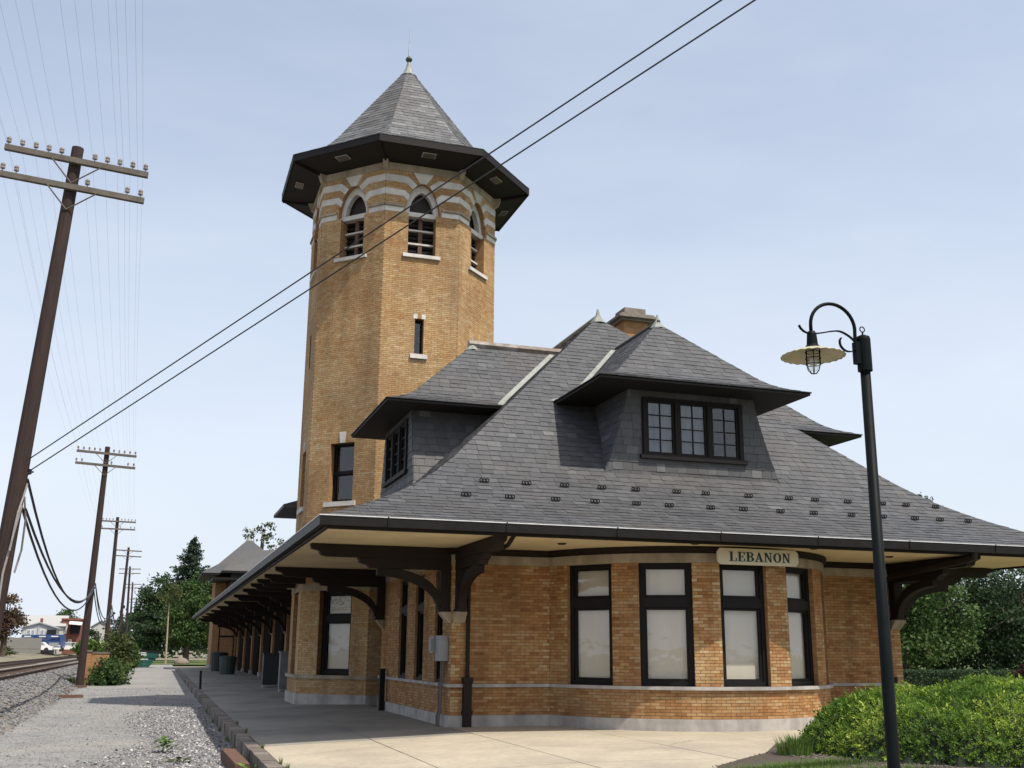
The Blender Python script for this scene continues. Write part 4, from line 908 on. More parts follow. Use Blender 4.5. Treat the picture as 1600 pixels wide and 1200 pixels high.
def cabinet(x, y, w, d, h, mat, label):
    b = thing("platform_cabinet", (x, y, 0), label, "cabinet"); z0 = zplat(x, y)
    part("body", MB().box(x - w / 2, x + w / 2, y - d / 2, y + d / 2, z0 + .1, z0 + h), mat, b); part("top", MB().box(x - w / 2 - .04, x + w / 2 + .04, y - d / 2 - .04, y + d / 2 + .04, z0 + h, z0 + h + .06), mat, b)
    part("door_panel", MB().box(x - w / 2 + .06, x + w / 2 - .06, y - d / 2 - .02, y - d / 2 - .002, z0 + .2, z0 + h - .1), mat, b)
    for sx in (-1, 1): part("foot", MB().box(x + sx * (w / 2 - .08) - .05, x + sx * (w / 2 - .08) + .05, y - d / 2 + .02, y + d / 2 - .02, z0, z0 + .1), "zinc", b)
cabinet(-1.0, 26.5, 1.1, .7, 1.4, "bin_dark", "large dark cabinet standing against the wing wall"); cabinet(-1.15, 21.5, .42, .45, 1.5, "news_grey", "narrow grey newspaper box just past the tower")

# ------------------------------------------------------------------ street lamp
lp = thing("street_lamp", (.77, -14, 0), "black gooseneck street lamp with fluted cream shade in front of the station", "street lamp")
LX, LY = .79, -14.0
part("pole", MB().tube([(LX - .02, LY, -.05), (LX - .02, LY, .5), (LX, LY, 4.6)], [.066, .063, .053], 16), "lamp_paint", lp, smooth=True)
part("collar", MB().lathe((LX, LY, 0), [(.055, 4.54), (.078, 4.55), (.078, 4.90), (.07, 4.93), (.03, 4.95), (.0, 4.955)], 16).box(LX - .12, LX - .03, LY - .035, LY + .035, 4.62, 4.86), "lamp_paint", lp)
part("ring_finial", MB().tube([(LX, LY, 4.95), (LX, LY, 4.985)], .010, 6).tube([(LX + .03 * math.cos(a), LY, 5.015 + .03 * math.sin(a)) for a in np.linspace(0, 2 * math.pi, 13)], .007, 5, cap=False), "lamp_paint", lp)
arcp = [(LX - .09, LY, 4.78), (LX - .10, LY, 4.90)] + [(.42 + .275 * math.cos(a), LY, 5.0 + .265 * math.sin(a)) for a in np.linspace(.05, math.pi, 18)] + [(.145, LY, 4.94)]
part("gooseneck", MB().tube(arcp, .019, 10), "lamp_paint", lp, smooth=True)
def ribbon(pts, w, th):
    m = MB(); P_ = [V3(p[0], LY, p[1]) for p in pts]
    for i in range(len(P_) - 1):
        d = nrm(P_[i + 1] - P_[i]); n_ = V3(-d[2], 0, d[0]) * th
        m.hexa([P_[i] - n_ + V3(0, -w, 0), P_[i + 1] - n_ + V3(0, -w, 0), P_[i + 1] - n_ + V3(0, w, 0), P_[i] - n_ + V3(0, w, 0), P_[i] + n_ + V3(0, -w, 0), P_[i + 1] + n_ + V3(0, -w, 0), P_[i + 1] + n_ + V3(0, w, 0), P_[i] + n_ + V3(0, w, 0)])
    return m
def cat(pts, n=8):
    out = []; P_ = [pts[0]] + pts + [pts[-1]]
    for i in range(1, len(P_) - 2):
        p0, p1, p2, p3 = [np.array(q) for q in P_[i - 1:i + 3]]
        for k in range(n): t = k / n; out.append(.5 * ((2 * p1) + (-p0 + p2) * t + (2 * p0 - 5 * p1 + 4 * p2 - p3) * t * t + (-p0 + 3 * p1 - 3 * p2 + p3) * t ** 3))
    return out + [np.array(pts[-1])]
part("scroll", ribbon(cat([(.0, 4.985), (.02, 4.95), (.07, 4.915), (.145, 4.905), (.25, 4.92), (.40, 4.955), (.50, 4.965), (.60, 4.93), (.68, 4.87), (.685, 4.80), (.64, 4.755), (.56, 4.755), (.505, 4.80), (.495, 4.86), (.515, 4.895)]), .016, .005), "lamp_paint", lp)
SC = (.15, LY, 0)
part("socket", MB().lathe(SC, [(.035, 4.93), (.05, 4.90), (.06, 4.78), (.085, 4.75), (.085, 4.735)], 16), "lamp_paint", lp)
sh = MB(); kk = 72
wv = lambda r, a: (.007 * math.sin(24 * a) * max(0, (r - .1) / .3))
sh.lathe(SC, [(.07, 4.745), (.12, 4.735), (.21, 4.705), (.30, 4.668), (.335, 4.652), (.30, 4.657), (.21, 4.693), (.12, 4.722), (.07, 4.73)], kk, wave=wv)
part("shade", sh, "lamp_shade", lp, smooth=True)
part("jar", MB().lathe(SC, [(.06, 4.72), (.062, 4.58), (.055, 4.53), (.035, 4.495), (0, 4.485)], 16), "jar_glass", lp, smooth=True)
part("bulb", MB().lathe(SC, [(.02, 4.72), (.022, 4.66), (.042, 4.60), (.036, 4.56), (0, 4.535)], 12), "white_paint", lp, smooth=True)
cg = MB()
for a in np.linspace(0, math.pi, 4)[:-1]:
    pts = [(.078, 4.72), (.078, 4.57), (.065, 4.51), (.03, 4.468), (0, 4.462)]
    L_ = [(.15 + r * math.cos(a), LY + r * math.sin(a), z) for r, z in pts] + [(.15 - r * math.cos(a), LY - r * math.sin(a), z) for r, z in pts[::-1][1:]]
    cg.tube(L_, .0045, 5)
for z, r in ((4.70, .079), (4.63, .079), (4.565, .078)): cg.tube([(.15 + r * math.cos(a), LY + r * math.sin(a), z) for a in np.linspace(0, 2 * math.pi, 17)], .0045, 5, cap=False)
part("guard_cage", cg, "lamp_paint", lp)

# ------------------------------------------------------------------ utility poles, wires, cables
POLES = [((-9.38, 0, -.6), (-8.70, 0, 12.25)), ((-9.55, 35, -.4), (-9.36, 35, 11.75)), ((-9.92, 71, -.3), (-9.97, 71, 12.15)), ((-10.05, 105, 0), (-9.85, 105, 12.6)), ((-10.0, 140, 0), (-10.42, 140, 12.9)), ((-10.3, 176, 0), (-10.66, 176, 12.7)), ((-10.5, 216, 0), (-10.5, 216, 11.8))]
ordn = ["tall leaning utility pole nearest the camera at left edge", "second wooden utility pole in the row beside the brick pier", "third wooden utility pole along the tracks", "fourth wooden utility pole along the tracks", "fifth wooden utility pole along the tracks", "sixth wooden utility pole, small with distance", "seventh wooden utility pole, smallest and furthest of the row"]
ins_me = MB().lathe((0, 0, 0), [(.012, 0), (.012, .07), (.05, .07), (.055, .10), (.038, .12), (.05, .14), (.048, .17), (.02, .20), (0, .205)], 8).me("insulator", "insulator")
pins = [-1.40, -1.13, -.86, -.60, -.34, .34, .60, .86, 1.13, 1.40]; pins2 = [-1.42, -1.15, .28, 1.10, 1.38]
for pi, (b, t) in enumerate(POLES):
    b, t = V3(*b), V3(*t); ax = nrm(t - b); up = thing("utility_pole", b, ordn[pi], "utility pole", "poles along the tracks")
    part("pole", MB().tube([b, b + (t - b) * .3, b + (t - b) * .7, t], [.19, .175, .15, .125], 12), "pole_wood", up, smooth=False)
    side = nrm(V3(1, 0, 0) - ax * ax[0])
    tilt = -.02 if pi == 0 else (-.03 if pi == 1 else -.012)
    for k, (off, pp) in enumerate(((.38, pins), (1.0, pins2))):
        c = t - ax * off + V3(0, -.17, 0); sd_ = nrm(side + ax * (0.055 if pi == 0 else .0) * 0 + UPZ * tilt)
        u_ = nrm(np.cross(sd_, V3(0, 1, 0))); u_ = u_ if u_[2] > 0 else -u_
        m = MB(); c = c + sd_ * (.06 if pi == 0 else 0); a, e = c - sd_ * 1.46, c + sd_ * 1.47; yv = V3(0, .055, 0)
        m.hexa([a - yv - u_ * .06, e - yv - u_ * .06, e + yv - u_ * .06, a + yv - u_ * .06, a - yv + u_ * .06, e - yv + u_ * .06, e + yv + u_ * .06, a + yv + u_ * .06])
        cr = part("crossarm", m, "arm_wood", up)
        for s in (-1, 1): part("brace", MB().tube([c + sd_ * s * .52 - u_ * .05 + V3(0, -.07, 0), t - ax * (off + .52) + V3(0, -.15, 0)], .016, 4), "arm_wood" if pi < 2 else "pole_wood", cr)
        if pi < 3:
            for x in pp:
                o = link("insulator", ins_me, cr); o.matrix_basis = Matrix.Translation(c + sd_ * x + u_ * .058)
    if pi == 0:
        part("conduit", MB().tube([(-8.95, -.14, 4.35), (-9.02, -.17, 3.9), (-9.14, -.2, 3.0), (-9.2, -.2, 0)], .022, 8), "cable_grey", up)
        part("conduit", MB().tube([(-8.90, -.1, 4.8), (-8.95, -.12, 4.5), (-9.0, -.2, 4.2), (-9.06, -.25, 3.45)], .02, 8), "cable_grey", up)
        part("loose_conduit", MB().tube([(-8.93, -.05, 4.55), (-8.88, .1, 4.1), (-8.90, .2, 3.5), (-8.98, .2, 3.05)], .02, 8), "cable_grey", up)
        part("spool_insulator", MB().lathe((-8.92, 0, 5.0), [(.03, 0), (.07, .02), (.05, .06), (.07, .10), (.03, .12)], 10).tube([(-9.2, 0, 5.06), (-8.82, 0, 5.06)], .02, 6), "wire_black", up)
def wire(name, pts, r, mat, label, group, sag=0, n=14):
    P_ = []
    for a, b in zip(pts[:-1], pts[1:]):
        a, b = np.array(a, float), np.array(b, float)
        for k in range(n): t = k / n; P_.append(a + (b - a) * t - UPZ * 4 * sag * t * (1 - t))
    P_.append(np.array(pts[-1], float)); solo(name, MB().tube(P_, r, 5), mat, label, "wire" if "wire" in name else "cable", group)
A1 = V3(-8.98, 0, 5.28); B1 = V3(.23, -12.34, 10); wire("service_wire", [A1, A1 + (B1 - A1) * 1.35], .013, "wire_black", "upper of two thick black wires crossing the tower diagonally", "two service wires", .0)
A1 = V3(-8.92, 0, 5.06); B1 = V3(.65, -12.48, 10); wire("service_wire", [A1, A1 + (B1 - A1) * 1.35], .013, "wire_black", "lower of two thick black wires crossing the tower diagonally", "two service wires", .0)
ordw = ["first", "second", "third", "fourth", "fifth", "sixth", "seventh", "eighth", "ninth", "tenth"]
def pin(pi, x, off):
    b, t = V3(*POLES[pi][0]), V3(*POLES[pi][1]); ax = nrm(t - b); side = nrm(V3(1, 0, 0) - ax * ax[0]); return t - ax * off + side * x + V3(0, -.17, .24) + UPZ * x * -.02
for x, off in [(p, .38) for p in pins] + [(p, 1.0) for p in pins2]:
    q = [pin(k, x, off) for k in range(4)]; wire("telegraph_wire", [q[0] + V3(.4, -36, .5)] + q, .0016, "cable_grey", f"hair-thin telegraph wire on the {'upper' if off < .5 else 'lower'} crossarms, {ordw[(pins if off < .5 else pins2).index(x)]} from the left", "telegraph wires", .55, 10)
for k, (dx, z0, z1, sg_) in enumerate(((.02, 4.9, 4.75, 1.62), (-.03, 4.35, 4.45, 1.50), (.05, 4.30, 4.6, 1.22))):
    q = [V3(POLES[i][0][0] + (POLES[i][1][0] - POLES[i][0][0]) * .4 + .17 + dx, POLES[i][0][1], (z0 if i == 0 else z1 + .2 * (i > 1))) for i in range(5)]
    wire("sagging_cable", q, .028, "wire_black" if k else "wire_black", ["upper thick black cable hanging in deep swags between the poles", "lowest black cable swagged between the poles", "middle black cable swagged between the poles"][k], "swagged cables", sg_, 16)

# ------------------------------------------------------------------ plants
LEAFV = [(0, -.5, 0), (.32, 0, .08), (0, .5, 0), (-.32, 0, .08)]; LEAFF = [(0, 1, 2), (0, 2, 3)]
def rot_rand(n):
    q = rng.normal(size=(n, 4)); q /= np.linalg.norm(q, axis=1)[:, None]; w, x, y, z = q.T
    return np.stack([np.stack([1-2*(y*y+z*z), 2*(x*y-z*w), 2*(x*z+y*w)], -1), np.stack([2*(x*y+z*w), 1-2*(x*x+z*z), 2*(y*z-x*w)], -1), np.stack([2*(x*z-y*w), 2*(y*z+x*w), 1-2*(x*x+y*y)], -1)], 1)
def leaf_cloud(name, pts, size, tints, mat, jitter=.5):
    n = len(pts); M = np.zeros((n, 4, 4)); Rm = rot_rand(n); s = size * rng.uniform(1 - jitter, 1 + jitter, n); M[:, :3, :3] = Rm * s[:, None, None]; M[:, :3, 3] = pts; M[:, 3, 3] = 1
    return inst_mesh(name, LEAFV, LEAFF, M, np.clip(tints, 0, 1), mat)
def crown_pts(blobs, nclump, per, cr):
    """clumps of leaves mostly in the outer shell of several ellipsoids, leaving gaps"""
    P_ = []; T = []; wts = np.array([b[3] * b[4] * b[5] for b in blobs]); wts = wts / wts.sum()
    for _ in range(nclump):
        b = blobs[rng.choice(len(blobs), p=wts)]; d = rng.normal(size=3); d /= np.linalg.norm(d); r = rng.uniform(.35, 1) ** .45
        c = V3(b[0], b[1], b[2]) + d * r * V3(b[3], b[4], b[5]); k = int(per * rng.uniform(.5, 1.5)); tone = rng.uniform(.1, .8)
        P_.append(c + rng.normal(size=(k, 3)) * cr * V3(1, 1, .6)); T.append(np.clip(tone + rng.normal(size=k) * .15, 0, 1))
    return np.concatenate(P_), np.concatenate(T)
def tree(name, base, blobs, label, mat="leaf", nclump=220, per=45, cr=.45, leaf=.3, trunk_r=.25, bark="bark", cat_="tree", group=None, trunk=True):
    t = thing(name, base, label, cat_, group); bx_, by, bz = base
    P_, T = crown_pts(blobs, nclump, per, cr); P_ = np.where((P_[:, 2] < bz + .02)[:, None], P_ + V3(0, 0, .3), P_); link("crown", leaf_cloud("crown", P_, leaf, T, mat), t)
    if trunk:
        top = max(b[2] for b in blobs); mb = MB().tube([(bx_, by, bz - .2), (bx_ + .05, by, bz + (top - bz) * .4), (bx_ - .05, by + .05, bz + (top - bz) * .8), (bx_, by, top)], [trunk_r * 1.25, trunk_r, trunk_r * .6, trunk_r * .2], 9); part("trunk", mb, bark, t)
        for b in blobs:
            for _ in range(3):
                d = rng.normal(size=3); d /= np.linalg.norm(d); e = V3(*b[:3]) + d * V3(*b[3:6]) * .8; s0 = V3(bx_, by, bz + (top - bz) * random.uniform(.3, .7))
                part("limb", MB().tube([s0, (s0 + e) / 2 + V3(0, 0, .3), e], [trunk_r * .45, trunk_r * .28, trunk_r * .08], 6), bark, t)
    return t
# trees behind the far pavilion (left of the station)
tree("deciduous_tree", (-6.2, 128, 0), [(-6.4, 128, 8.6, 2.2, 2.5, 2.8), (-7.2, 127, 5.0, 2.0, 2.4, 3.4), (-5.0, 128, 5.5, 2.6, 2.4, 3.8), (-6.2, 127, 2.6, 2.6, 2, 2)], "dark leafy tree left of the tall conifer beyond the dumpster", "leaf_dark", 260, 40, .5, .34)
tree("deciduous_tree", (-2.6, 108, 0), [(-3.0, 108, 6.4, 2.1, 2.2, 2.6), (-1.0, 109, 7.4, 2.3, 2.3, 2.8), (-4.0, 107, 4.2, 1.6, 2, 2.2), (0.3, 108, 4.6, 2.2, 2, 2.8), (-2, 108, 3.4, 2.6, 2, 2)], "bright green tree beside the far pavilion roof", "leaf", 330, 42, .42, .28)
tree("deciduous_tree", (2.4, 140, 0), [(2, 140, 6, 4, 3, 4.5), (-3.5, 142, 4.5, 4, 3, 3.5), (-9, 150, 3.5, 3, 3, 3)], "dark spreading tree in shade behind the lawn", "leaf_dark", 260, 40, .6, .4)
def conifer(base, H, Rr, label):
    t = thing("conifer_tree", base, label, "conifer"); P_ = []; T = []; bx_, by, bz = base; mb = MB()
    for k in range(58):
        f = k / 58; z = bz + H * (.16 + .82 * f); r = Rr * (1 - f) ** .85 * random.uniform(.7, 1.12) + .15
        for j in range(6):
            a = random.uniform(0, 6.28); L_ = r * random.uniform(.55, 1.1); n_ = int(10 + L_ * 26); s = rng.uniform(.15, 1, n_)
            x = bx_ + np.cos(a) * s * L_; y = by + np.sin(a) * s * L_; zz2 = z - .22 * s * L_ + .14 * (s * L_) ** 1.4
            P_.append(np.stack([x + rng.normal(size=n_) * .12, y + rng.normal(size=n_) * .12, zz2 + rng.normal(size=n_) * .09], -1)); T.append(np.clip(.2 + .5 * s + rng.normal(size=n_) * .2, 0, 1))
    link("crown", leaf_cloud("crown", np.concatenate(P_), .26, np.concatenate(T), "leaf_conifer"), t); part("trunk", MB().tube([(bx_, by, bz - .2), (bx_, by, bz + H)], [.35, .03], 8), "bark", t)
conifer((-2.2, 126, 0), 16.4, 7.6, "tall dark conifer rising behind the far pavilion")
tree("deciduous_tree", (3.0, 84, 0), [(2.2, 84, 12.6, .9, .9, .9), (3.4, 84, 12.9, .8, .8, .9), (4.2, 84, 11.6, 1.2, 1, 1.2)], "sparse tree top sprouting above the far pavilion roof", "leaf_olive", 34, 16, .22, .26, trunk_r=.2)
sp = thing("sapling_tree", (-4.95, 100, .0), "pale thin trunk of a young tree on the far lawn", "tree"); part("trunk", MB().tube([(-4.9, 100, -.2), (-4.95, 100, 2.5), (-5.05, 100, 6.5)], [.11, .09, .05], 8), "pale_bark", sp); P_, T = crown_pts([(-5.0, 100, 7.2, 1.1, 1.1, 1.3)], 30, 25, .35); link("crown", leaf_cloud("crown", P_, .25, T, "leaf_olive"), sp)
# shrubs and brick pier left
pr = thing("brick_pier", (-9.5, 38, -.4), "weathered low brick pier and wall overgrown with vines", "brick pier"); part("pier", MB().box(-9.74, -9.28, 37.75, 38.2, -.45, 1.38), "brick_far", pr); part("wall", MB().box(-9.28, -8.4, 37.85, 38.1, -.45, 1.30), "brick_far", pr); part("coping", MB().box(-9.78, -9.24, 37.71, 38.24, 1.38, 1.47).box(-9.24, -8.38, 37.82, 38.13, 1.30, 1.38), "curb_brick", pr)
tree("leafy_shrub", (-8.5, 39.2, -.4), [(-8.75, 37.5, .25, .40, .3, .65), (-8.35, 37.9, .3, .55, .6, .75), (-8.0, 39.0, .2, .5, .9, .65)], "green vine-covered shrub spilling over the brick pier", "leaf", 120, 36, .2, .16, cat_="shrub", trunk=False, group="shrubs by the pier")
tree("leafy_shrub", (-8.4, 55, -.2), [(-8.75, 55, 1.55, .62, 1.0, .9), (-8.3, 55.5, 1.3, .6, 1.0, .9), (-9.0, 54.5, .8, .5, 1, .8), (-8.5, 54.6, .5, .6, 1, .6)], "round olive shrub between the brick pier and the dumpster", "leaf_olive", 170, 40, .26, .2, cat_="shrub", trunk=False, group="shrubs by the pier")
tree("leafy_shrub", (-7.8, 66, -.2), [(-7.85, 66, 1.0, .38, .6, 1.0)], "small green shrub just left of the dumpster", "leaf", 50, 40, .24, .2, cat_="shrub", trunk=False, group="shrubs by the pier")
tree("leafy_shrub", (-9.4, 39.5, 0), [(-9.5, 39.6, 1.6, .7, .6, .35)], "pale leafy sprigs showing above the brick pier coping", "leaf_weed", 26, 30, .16, .16, cat_="shrub", trunk=False, group="shrubs by the pier")
tree("leafy_shrub", (-9.9, 36.6, -.3), [(-9.9, 36.8, -.1, .3, .8, .35)], "low weeds at the foot of the brick pier", "leaf_olive", 24, 25, .12, .12, cat_="weeds", trunk=False)
# trees over the tracks
tree("rust_tree", (-22.2, 110, .8), [(-22.2, 110, 5.8, 1.2, 1.4, 1.6), (-21.6, 110, 4.1, 1.3, 1.3, 1.4), (-23.2, 110, 3.8, 1.8, 1.3, 1.9)], "reddish brown tree at the left edge behind the fence", "leaf_rust", 150, 40, .28, .25, trunk_r=.28)
tree("deciduous_tree", (-23.3, 210, 1), [(-23.3, 210, 7.4, 1.8, 1.6, 1.3), (-21.2, 212, 6.6, 1.2, 1, 1.0)], "far green treetop above the red brick building", "leaf", 60, 36, .4, .34)
tree("deciduous_tree", (-17.2, 190, 1), [(-17.2, 190, 3.2, 1.3, 1.2, 1.5)], "small far tree in front of the white block", "leaf_dark", 40, 36, .35, .3)
# trees to the right behind the hedge
for (x, y, h, w, mt_, lab) in ((37.5, 33, 8.6, 4.4, "leaf", "broad green tree behind the hedge right of the station"), (42.5, 36, 8.4, 4.4, "leaf_dark", "dark green tree in the middle of the hedge-backed grove"), (47, 33, 8.0, 4.6, "leaf_dark", "tall dark tree at the right edge of the picture"), (40, 44, 8.6, 5.0, "leaf_dark", "shaded tree seen between the nearer grove trees"), (53, 40, 8.6, 5.5, "leaf_dark", "large dark tree beyond the right edge")):
    tree("deciduous_tree", (x, y, -.2), [(x, y, h * .72, w * .75, w * .7, h * .36), (x - 1.6, y - 1, h * .45, w * .62, w * .6, h * .32), (x + 1.7, y - .8, h * .42, w * .62, w * .6, h * .32), (x, y - 1.2, h * .24, w * .8, w * .6, h * .2)], lab, mt_, 330, 55, .36, .2, group="grove behind the hedge")
tree("deciduous_tree", (61.5, 60, 0), [(61.5, 60, 13.5, 1.5, 1.5, 3.0), (63.5, 60, 12.5, 1.6, 1.5, 2.5)], "treetop peeking over the right roof slope", "leaf_dark", 60, 40, .35, .26)
tree("purple_shrub", (26.9, 11.5, -.2), [(26.9, 11.5, .45, .75, .7, .65)], "small dark purple shrub at the right edge beyond the yew", "leaf_purple", 60, 40, .16, .12, cat_="shrub", trunk=False)
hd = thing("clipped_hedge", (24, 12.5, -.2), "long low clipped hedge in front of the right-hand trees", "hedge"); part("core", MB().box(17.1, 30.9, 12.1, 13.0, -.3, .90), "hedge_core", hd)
P_ = []
for _ in range(15000):
    f = random.random(); x = random.uniform(17, 31)
    P_.append((x, 12.05 + random.gauss(0, .03), random.uniform(-.2, .96)) if f < .6 else (x, random.uniform(12, 13.1), .95 + random.gauss(0, .025)))
link("leaves", leaf_cloud("leaves", np.array(P_), .075, rng.uniform(.1, .8, len(P_)), "leaf_dark"), hd)
# lawns
struct("lawn", MB().poly([(16, -30, -.12), (260, -30, -.12), (260, 160, -.12), (16, 160, -.12)]), "lawn"); struct("far_lawn", MB().poly([(-6.0, 97, -.08), (14, 97, -.08), (14, 135, -.02), (-12, 135, -.02), (-9, 110, -.06)]), "lawn")
bo = thing("boulder", (-3.2, 101, 0), "rounded tan boulder on the far lawn", "boulder")
bm = MB(); bm.lathe((-3.25, 101, -.2), [(.72, 0), (.82, .25), (.70, .52), (.42, .72), (0, .80)], 12); bm.v = [(x + .08 * math.sin(5 * y + 9 * z), y, z + .05 * math.sin(7 * x)) for x, y, z in bm.v]; part("stone", bm, "boulder", bo, smooth=True)

# yew in the foreground right, mulch bed, grass tufts
yw = thing("yew_shrub", (8.7, -7.6, 0), "large bright green spreading yew in the right foreground", "shrub")
YC = V3(9.25, -7.8, 0)
def yh(x, y):
    d = (abs((x - YC[0]) / 5.0) ** 2.8 + abs((y - YC[1]) / 2.7) ** 2.4)
    return -1 if d >= 1 else (1.07 + .03 * (x - 8)) * (1 - d ** 1.5) ** .42 + .10 * math.sin(x * 2.3 + y) * math.cos(y * 2.1) + .05 * math.sin(x * 5.1) + .045 * math.sin(7.3 * x + 3 * y) * math.sin(6.1 * y - 2 * x)
cm = MB(); nx, ny = 40, 24; gi = {}
for i in range(nx + 1):
    for j in range(ny + 1):
        x = YC[0] + 5.3 * (2 * i / nx - 1); y = YC[1] + 2.7 * (2 * j / ny - 1); cm.v.append((x, y, max(-.05, yh(x, y) - .12)))
for i in range(nx):
    for j in range(ny): a = i * (ny + 1) + j; cm.f.append((a, a + ny + 1, a + ny + 2, a + 1)); cm.t.append(.2)
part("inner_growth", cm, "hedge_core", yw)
sv = []; sf2 = []      # a sprig: needles in two ranks round a short stem
for k in range(7):
    z = .08 + .85 * k / 7; a = k * 2.4; L_ = .62 * (1 - .5 * k / 7); c_, s_ = math.cos(a), math.sin(a); w_ = .105; i = len(sv)
    sv += [(0, 0, z), (c_ * L_ * .5 - s_ * w_, s_ * L_ * .5 + c_ * w_, z + .16), (c_ * L_, s_ * L_, z + .30), (c_ * L_ * .5 + s_ * w_, s_ * L_ * .5 - c_ * w_, z + .16)]; sf2.append((i, i + 1, i + 2, i + 3))
Ms = []; Ts = []
while len(Ms) < 32000:
    x = YC[0] + random.uniform(-5.5, 4.0); y = YC[1] + random.uniform(-2.85, 2.6); h = yh(x, y)
    if h < 0: continue
    e = .05; gx = (yh(x + e, y) - yh(x - e, y)) / (2 * e); gy = (yh(x, y + e) - yh(x, y - e)) / (2 * e)
    if abs(gx) > 6 or abs(gy) > 6: gx = max(-6, min(6, gx)); gy = max(-6, min(6, gy))
    steep = math.sqrt(1 + gx * gx + gy * gy)
    if random.random() > min(1, steep / 2.5): continue
    z = h - random.random() ** 2 * .14
    if steep > 2.2: z = h * random.random() ** .6 if random.random() < .6 else z
    d = nrm(V3(-gx * .5, -gy * .5, 1) + rng.normal(size=3) * .35); a = nrm(np.cross(d, V3(random.gauss(0, 1), random.gauss(0, 1), .1))); b = np.cross(d, a); s = random.uniform(.055, .10) if random.random() < .96 else random.uniform(.12, .19)
    Ms.append(mat4(a * s, b * s, d * s, V3(x, y, z - .02))); Ts.append(min(1, max(0, random.gauss(.5, .2) + .22 * math.sin(x * 1.7) * math.cos(y * 2.3))))
sprm = inst_mesh("sprigs", sv, sf2, Ms, Ts, "leaf_yew"); link("sprigs", sprm, yw)
bedp = [(.2, -12.5), (.7, -10.4), (1.7, -8.75), (2.6, -7.9), (3.5, -7.1), (4.6, -5.6), (6.5, -4.7), (10, -4.4), (15.5, -4.4), (15.5, -12.5)]
mu = MB(); mu.poly([(x, y, .02) for x, y in bedp]); struct("mulch_bed", mu, "mulch")
Ms = []; Ts = []
for _ in range(5000):
    x = random.uniform(1.2, 5.0); y = random.uniform(-10.5, -5.5)
    if y < -7.15 - (3.5 - x) * .9 + random.uniform(-.03, .03) if x < 3.5 else y > -7.1 + (x - 3.5) * 1.2: 
        if x < 3.5: continue
    if x < 3.5 and y > -7.1 - (3.5 - x) * .92: continue
    if x >= 3.5 and y > -7.1 + (x - 3.5) * 1.2: continue
    s = random.uniform(.012, .04); a = random.uniform(0, 6.3); c, sn = math.cos(a), math.sin(a)
    Ms.append(mat4(V3(c, sn, .1) * s, V3(-sn, c, .2) * s * .5, UPZ * s * .35, V3(x, y, .028))); Ts.append(random.random() * .35)
mo = link("mulch_chips", inst_mesh("mulch_chips", ov, of, Ms or [np.eye(4)], Ts or [0], "curb_brick")); mo["kind"] = "stuff"
BLV = [(-.06, 0, 0), (.06, 0, 0), (.04, .1, .55), (-.04, .1, .55), (0, .34, 1)]; BLF = [(0, 1, 2, 3), (3, 2, 4)]
def blades(name, spots, n, h, mat):
    Ms = []; Ts = []
    for _ in range(n):
        sx, sy, sz, sr = random.choice(spots); a = random.uniform(0, 6.3); r = sr * math.sqrt(random.random()); hh = h * random.uniform(.5, 1.15); c, sn = math.cos(a), math.sin(a); ln = random.uniform(.4, 1.3)
        Ms.append(mat4(V3(-sn, c, 0) * h * .8, V3(c, sn, 0) * hh * ln, UPZ * hh, V3(sx + r * c, sy + r * sn, sz))); Ts.append(random.random())
    return inst_mesh(name, BLV, BLF, Ms, Ts, mat)
gt = tag(link("grass_clump", blades("grass_clump", [(3.75, -7.55, .02, .30), (3.95, -7.3, .02, .2)], 420, .29, "leaf_weed")), "bright tuft of long grass at the left foot of the yew", "grass clump")
gs = link("grass", blades("grass", [(1.6 + .28 * k, -9.75 + .10 * k + random.uniform(-.1, .1), .02, .35) for k in range(9)] + [(1.9 + .3 * k, -10.2, .02, .4) for k in range(8)], 3200, .10, "leaf_weed")); gs["kind"] = "stuff"
def weed(x, y, z, n, h, label, mat="leaf_weed"):
    t = thing("weed_plant", (x, y, z), label, "weed", "weeds in the gravel"); Ms = []; Ts = []
    for k in range(n):
        a = random.uniform(0, 6.3); r = random.uniform(.04, .26); s = random.uniform(.09, .17); d = nrm(V3(math.cos(a), math.sin(a), random.uniform(-.1, .7))); p = V3(x + r * math.cos(a), y + r * math.sin(a), z + h * random.uniform(.2, 1) * (1 - r))
        b = nrm(np.cross(d, UPZ)); Ms.append(mat4(b * s, d * s, np.cross(b, d) * s, p)); Ts.append(random.random())
    link("leaves", inst_mesh("leaves", [(0, -.5, 0), (.42, -.15, .1), (.30, .3, .06), (0, .6, -.05), (-.30, .3, .06), (-.42, -.15, .1)], [(0, 1, 2, 3), (0, 3, 4, 5)], Ms, Ts, mat), t)
    part("stem", MB().tube([(x, y, z - .03), (x + .03, y, z + h * .6)], .012, 5), "leaf_weed", t)
weed(-5.88, .5, zasph(0), 34, .34, "broad-leaved green weed alone on the gravel")
weed(-4.55, -4.2, -.45, 22, .22, "small weed growing against the platform edging"); weed(-5.6, -1.6, zasph(0), 12, .1, "flat yellowish weed patch in the gravel", "leaf_olive")
tm = thing("timber_offcut", (-4.68, -2.9, -.45), "short split railway tie lying beside the platform edge", "timber")
tmat = Matrix.Translation((-4.68, -2.75, -.335)) @ Matrix.Rotation(R(4), 4, 'Z') @ Matrix.Rotation(R(3), 4, 'X')
def tb_(x0, x1, z0, z1): return [tuple(tmat @ Vector(p)) for p in ((x0, -.95, z0), (x1, -.95, z0), (x1, .9, z0), (x0, .9, z0), (x0, -.95, z1), (x1, -.95, z1), (x1, .9, z1), (x0, .9, z1))]
part("tie_half", MB().hexa(tb_(-.125, .035, -.11, .105)), "timber", tm); part("tie_half", MB().hexa(tb_(.045, .125, -.11, .095)), "timber", tm)
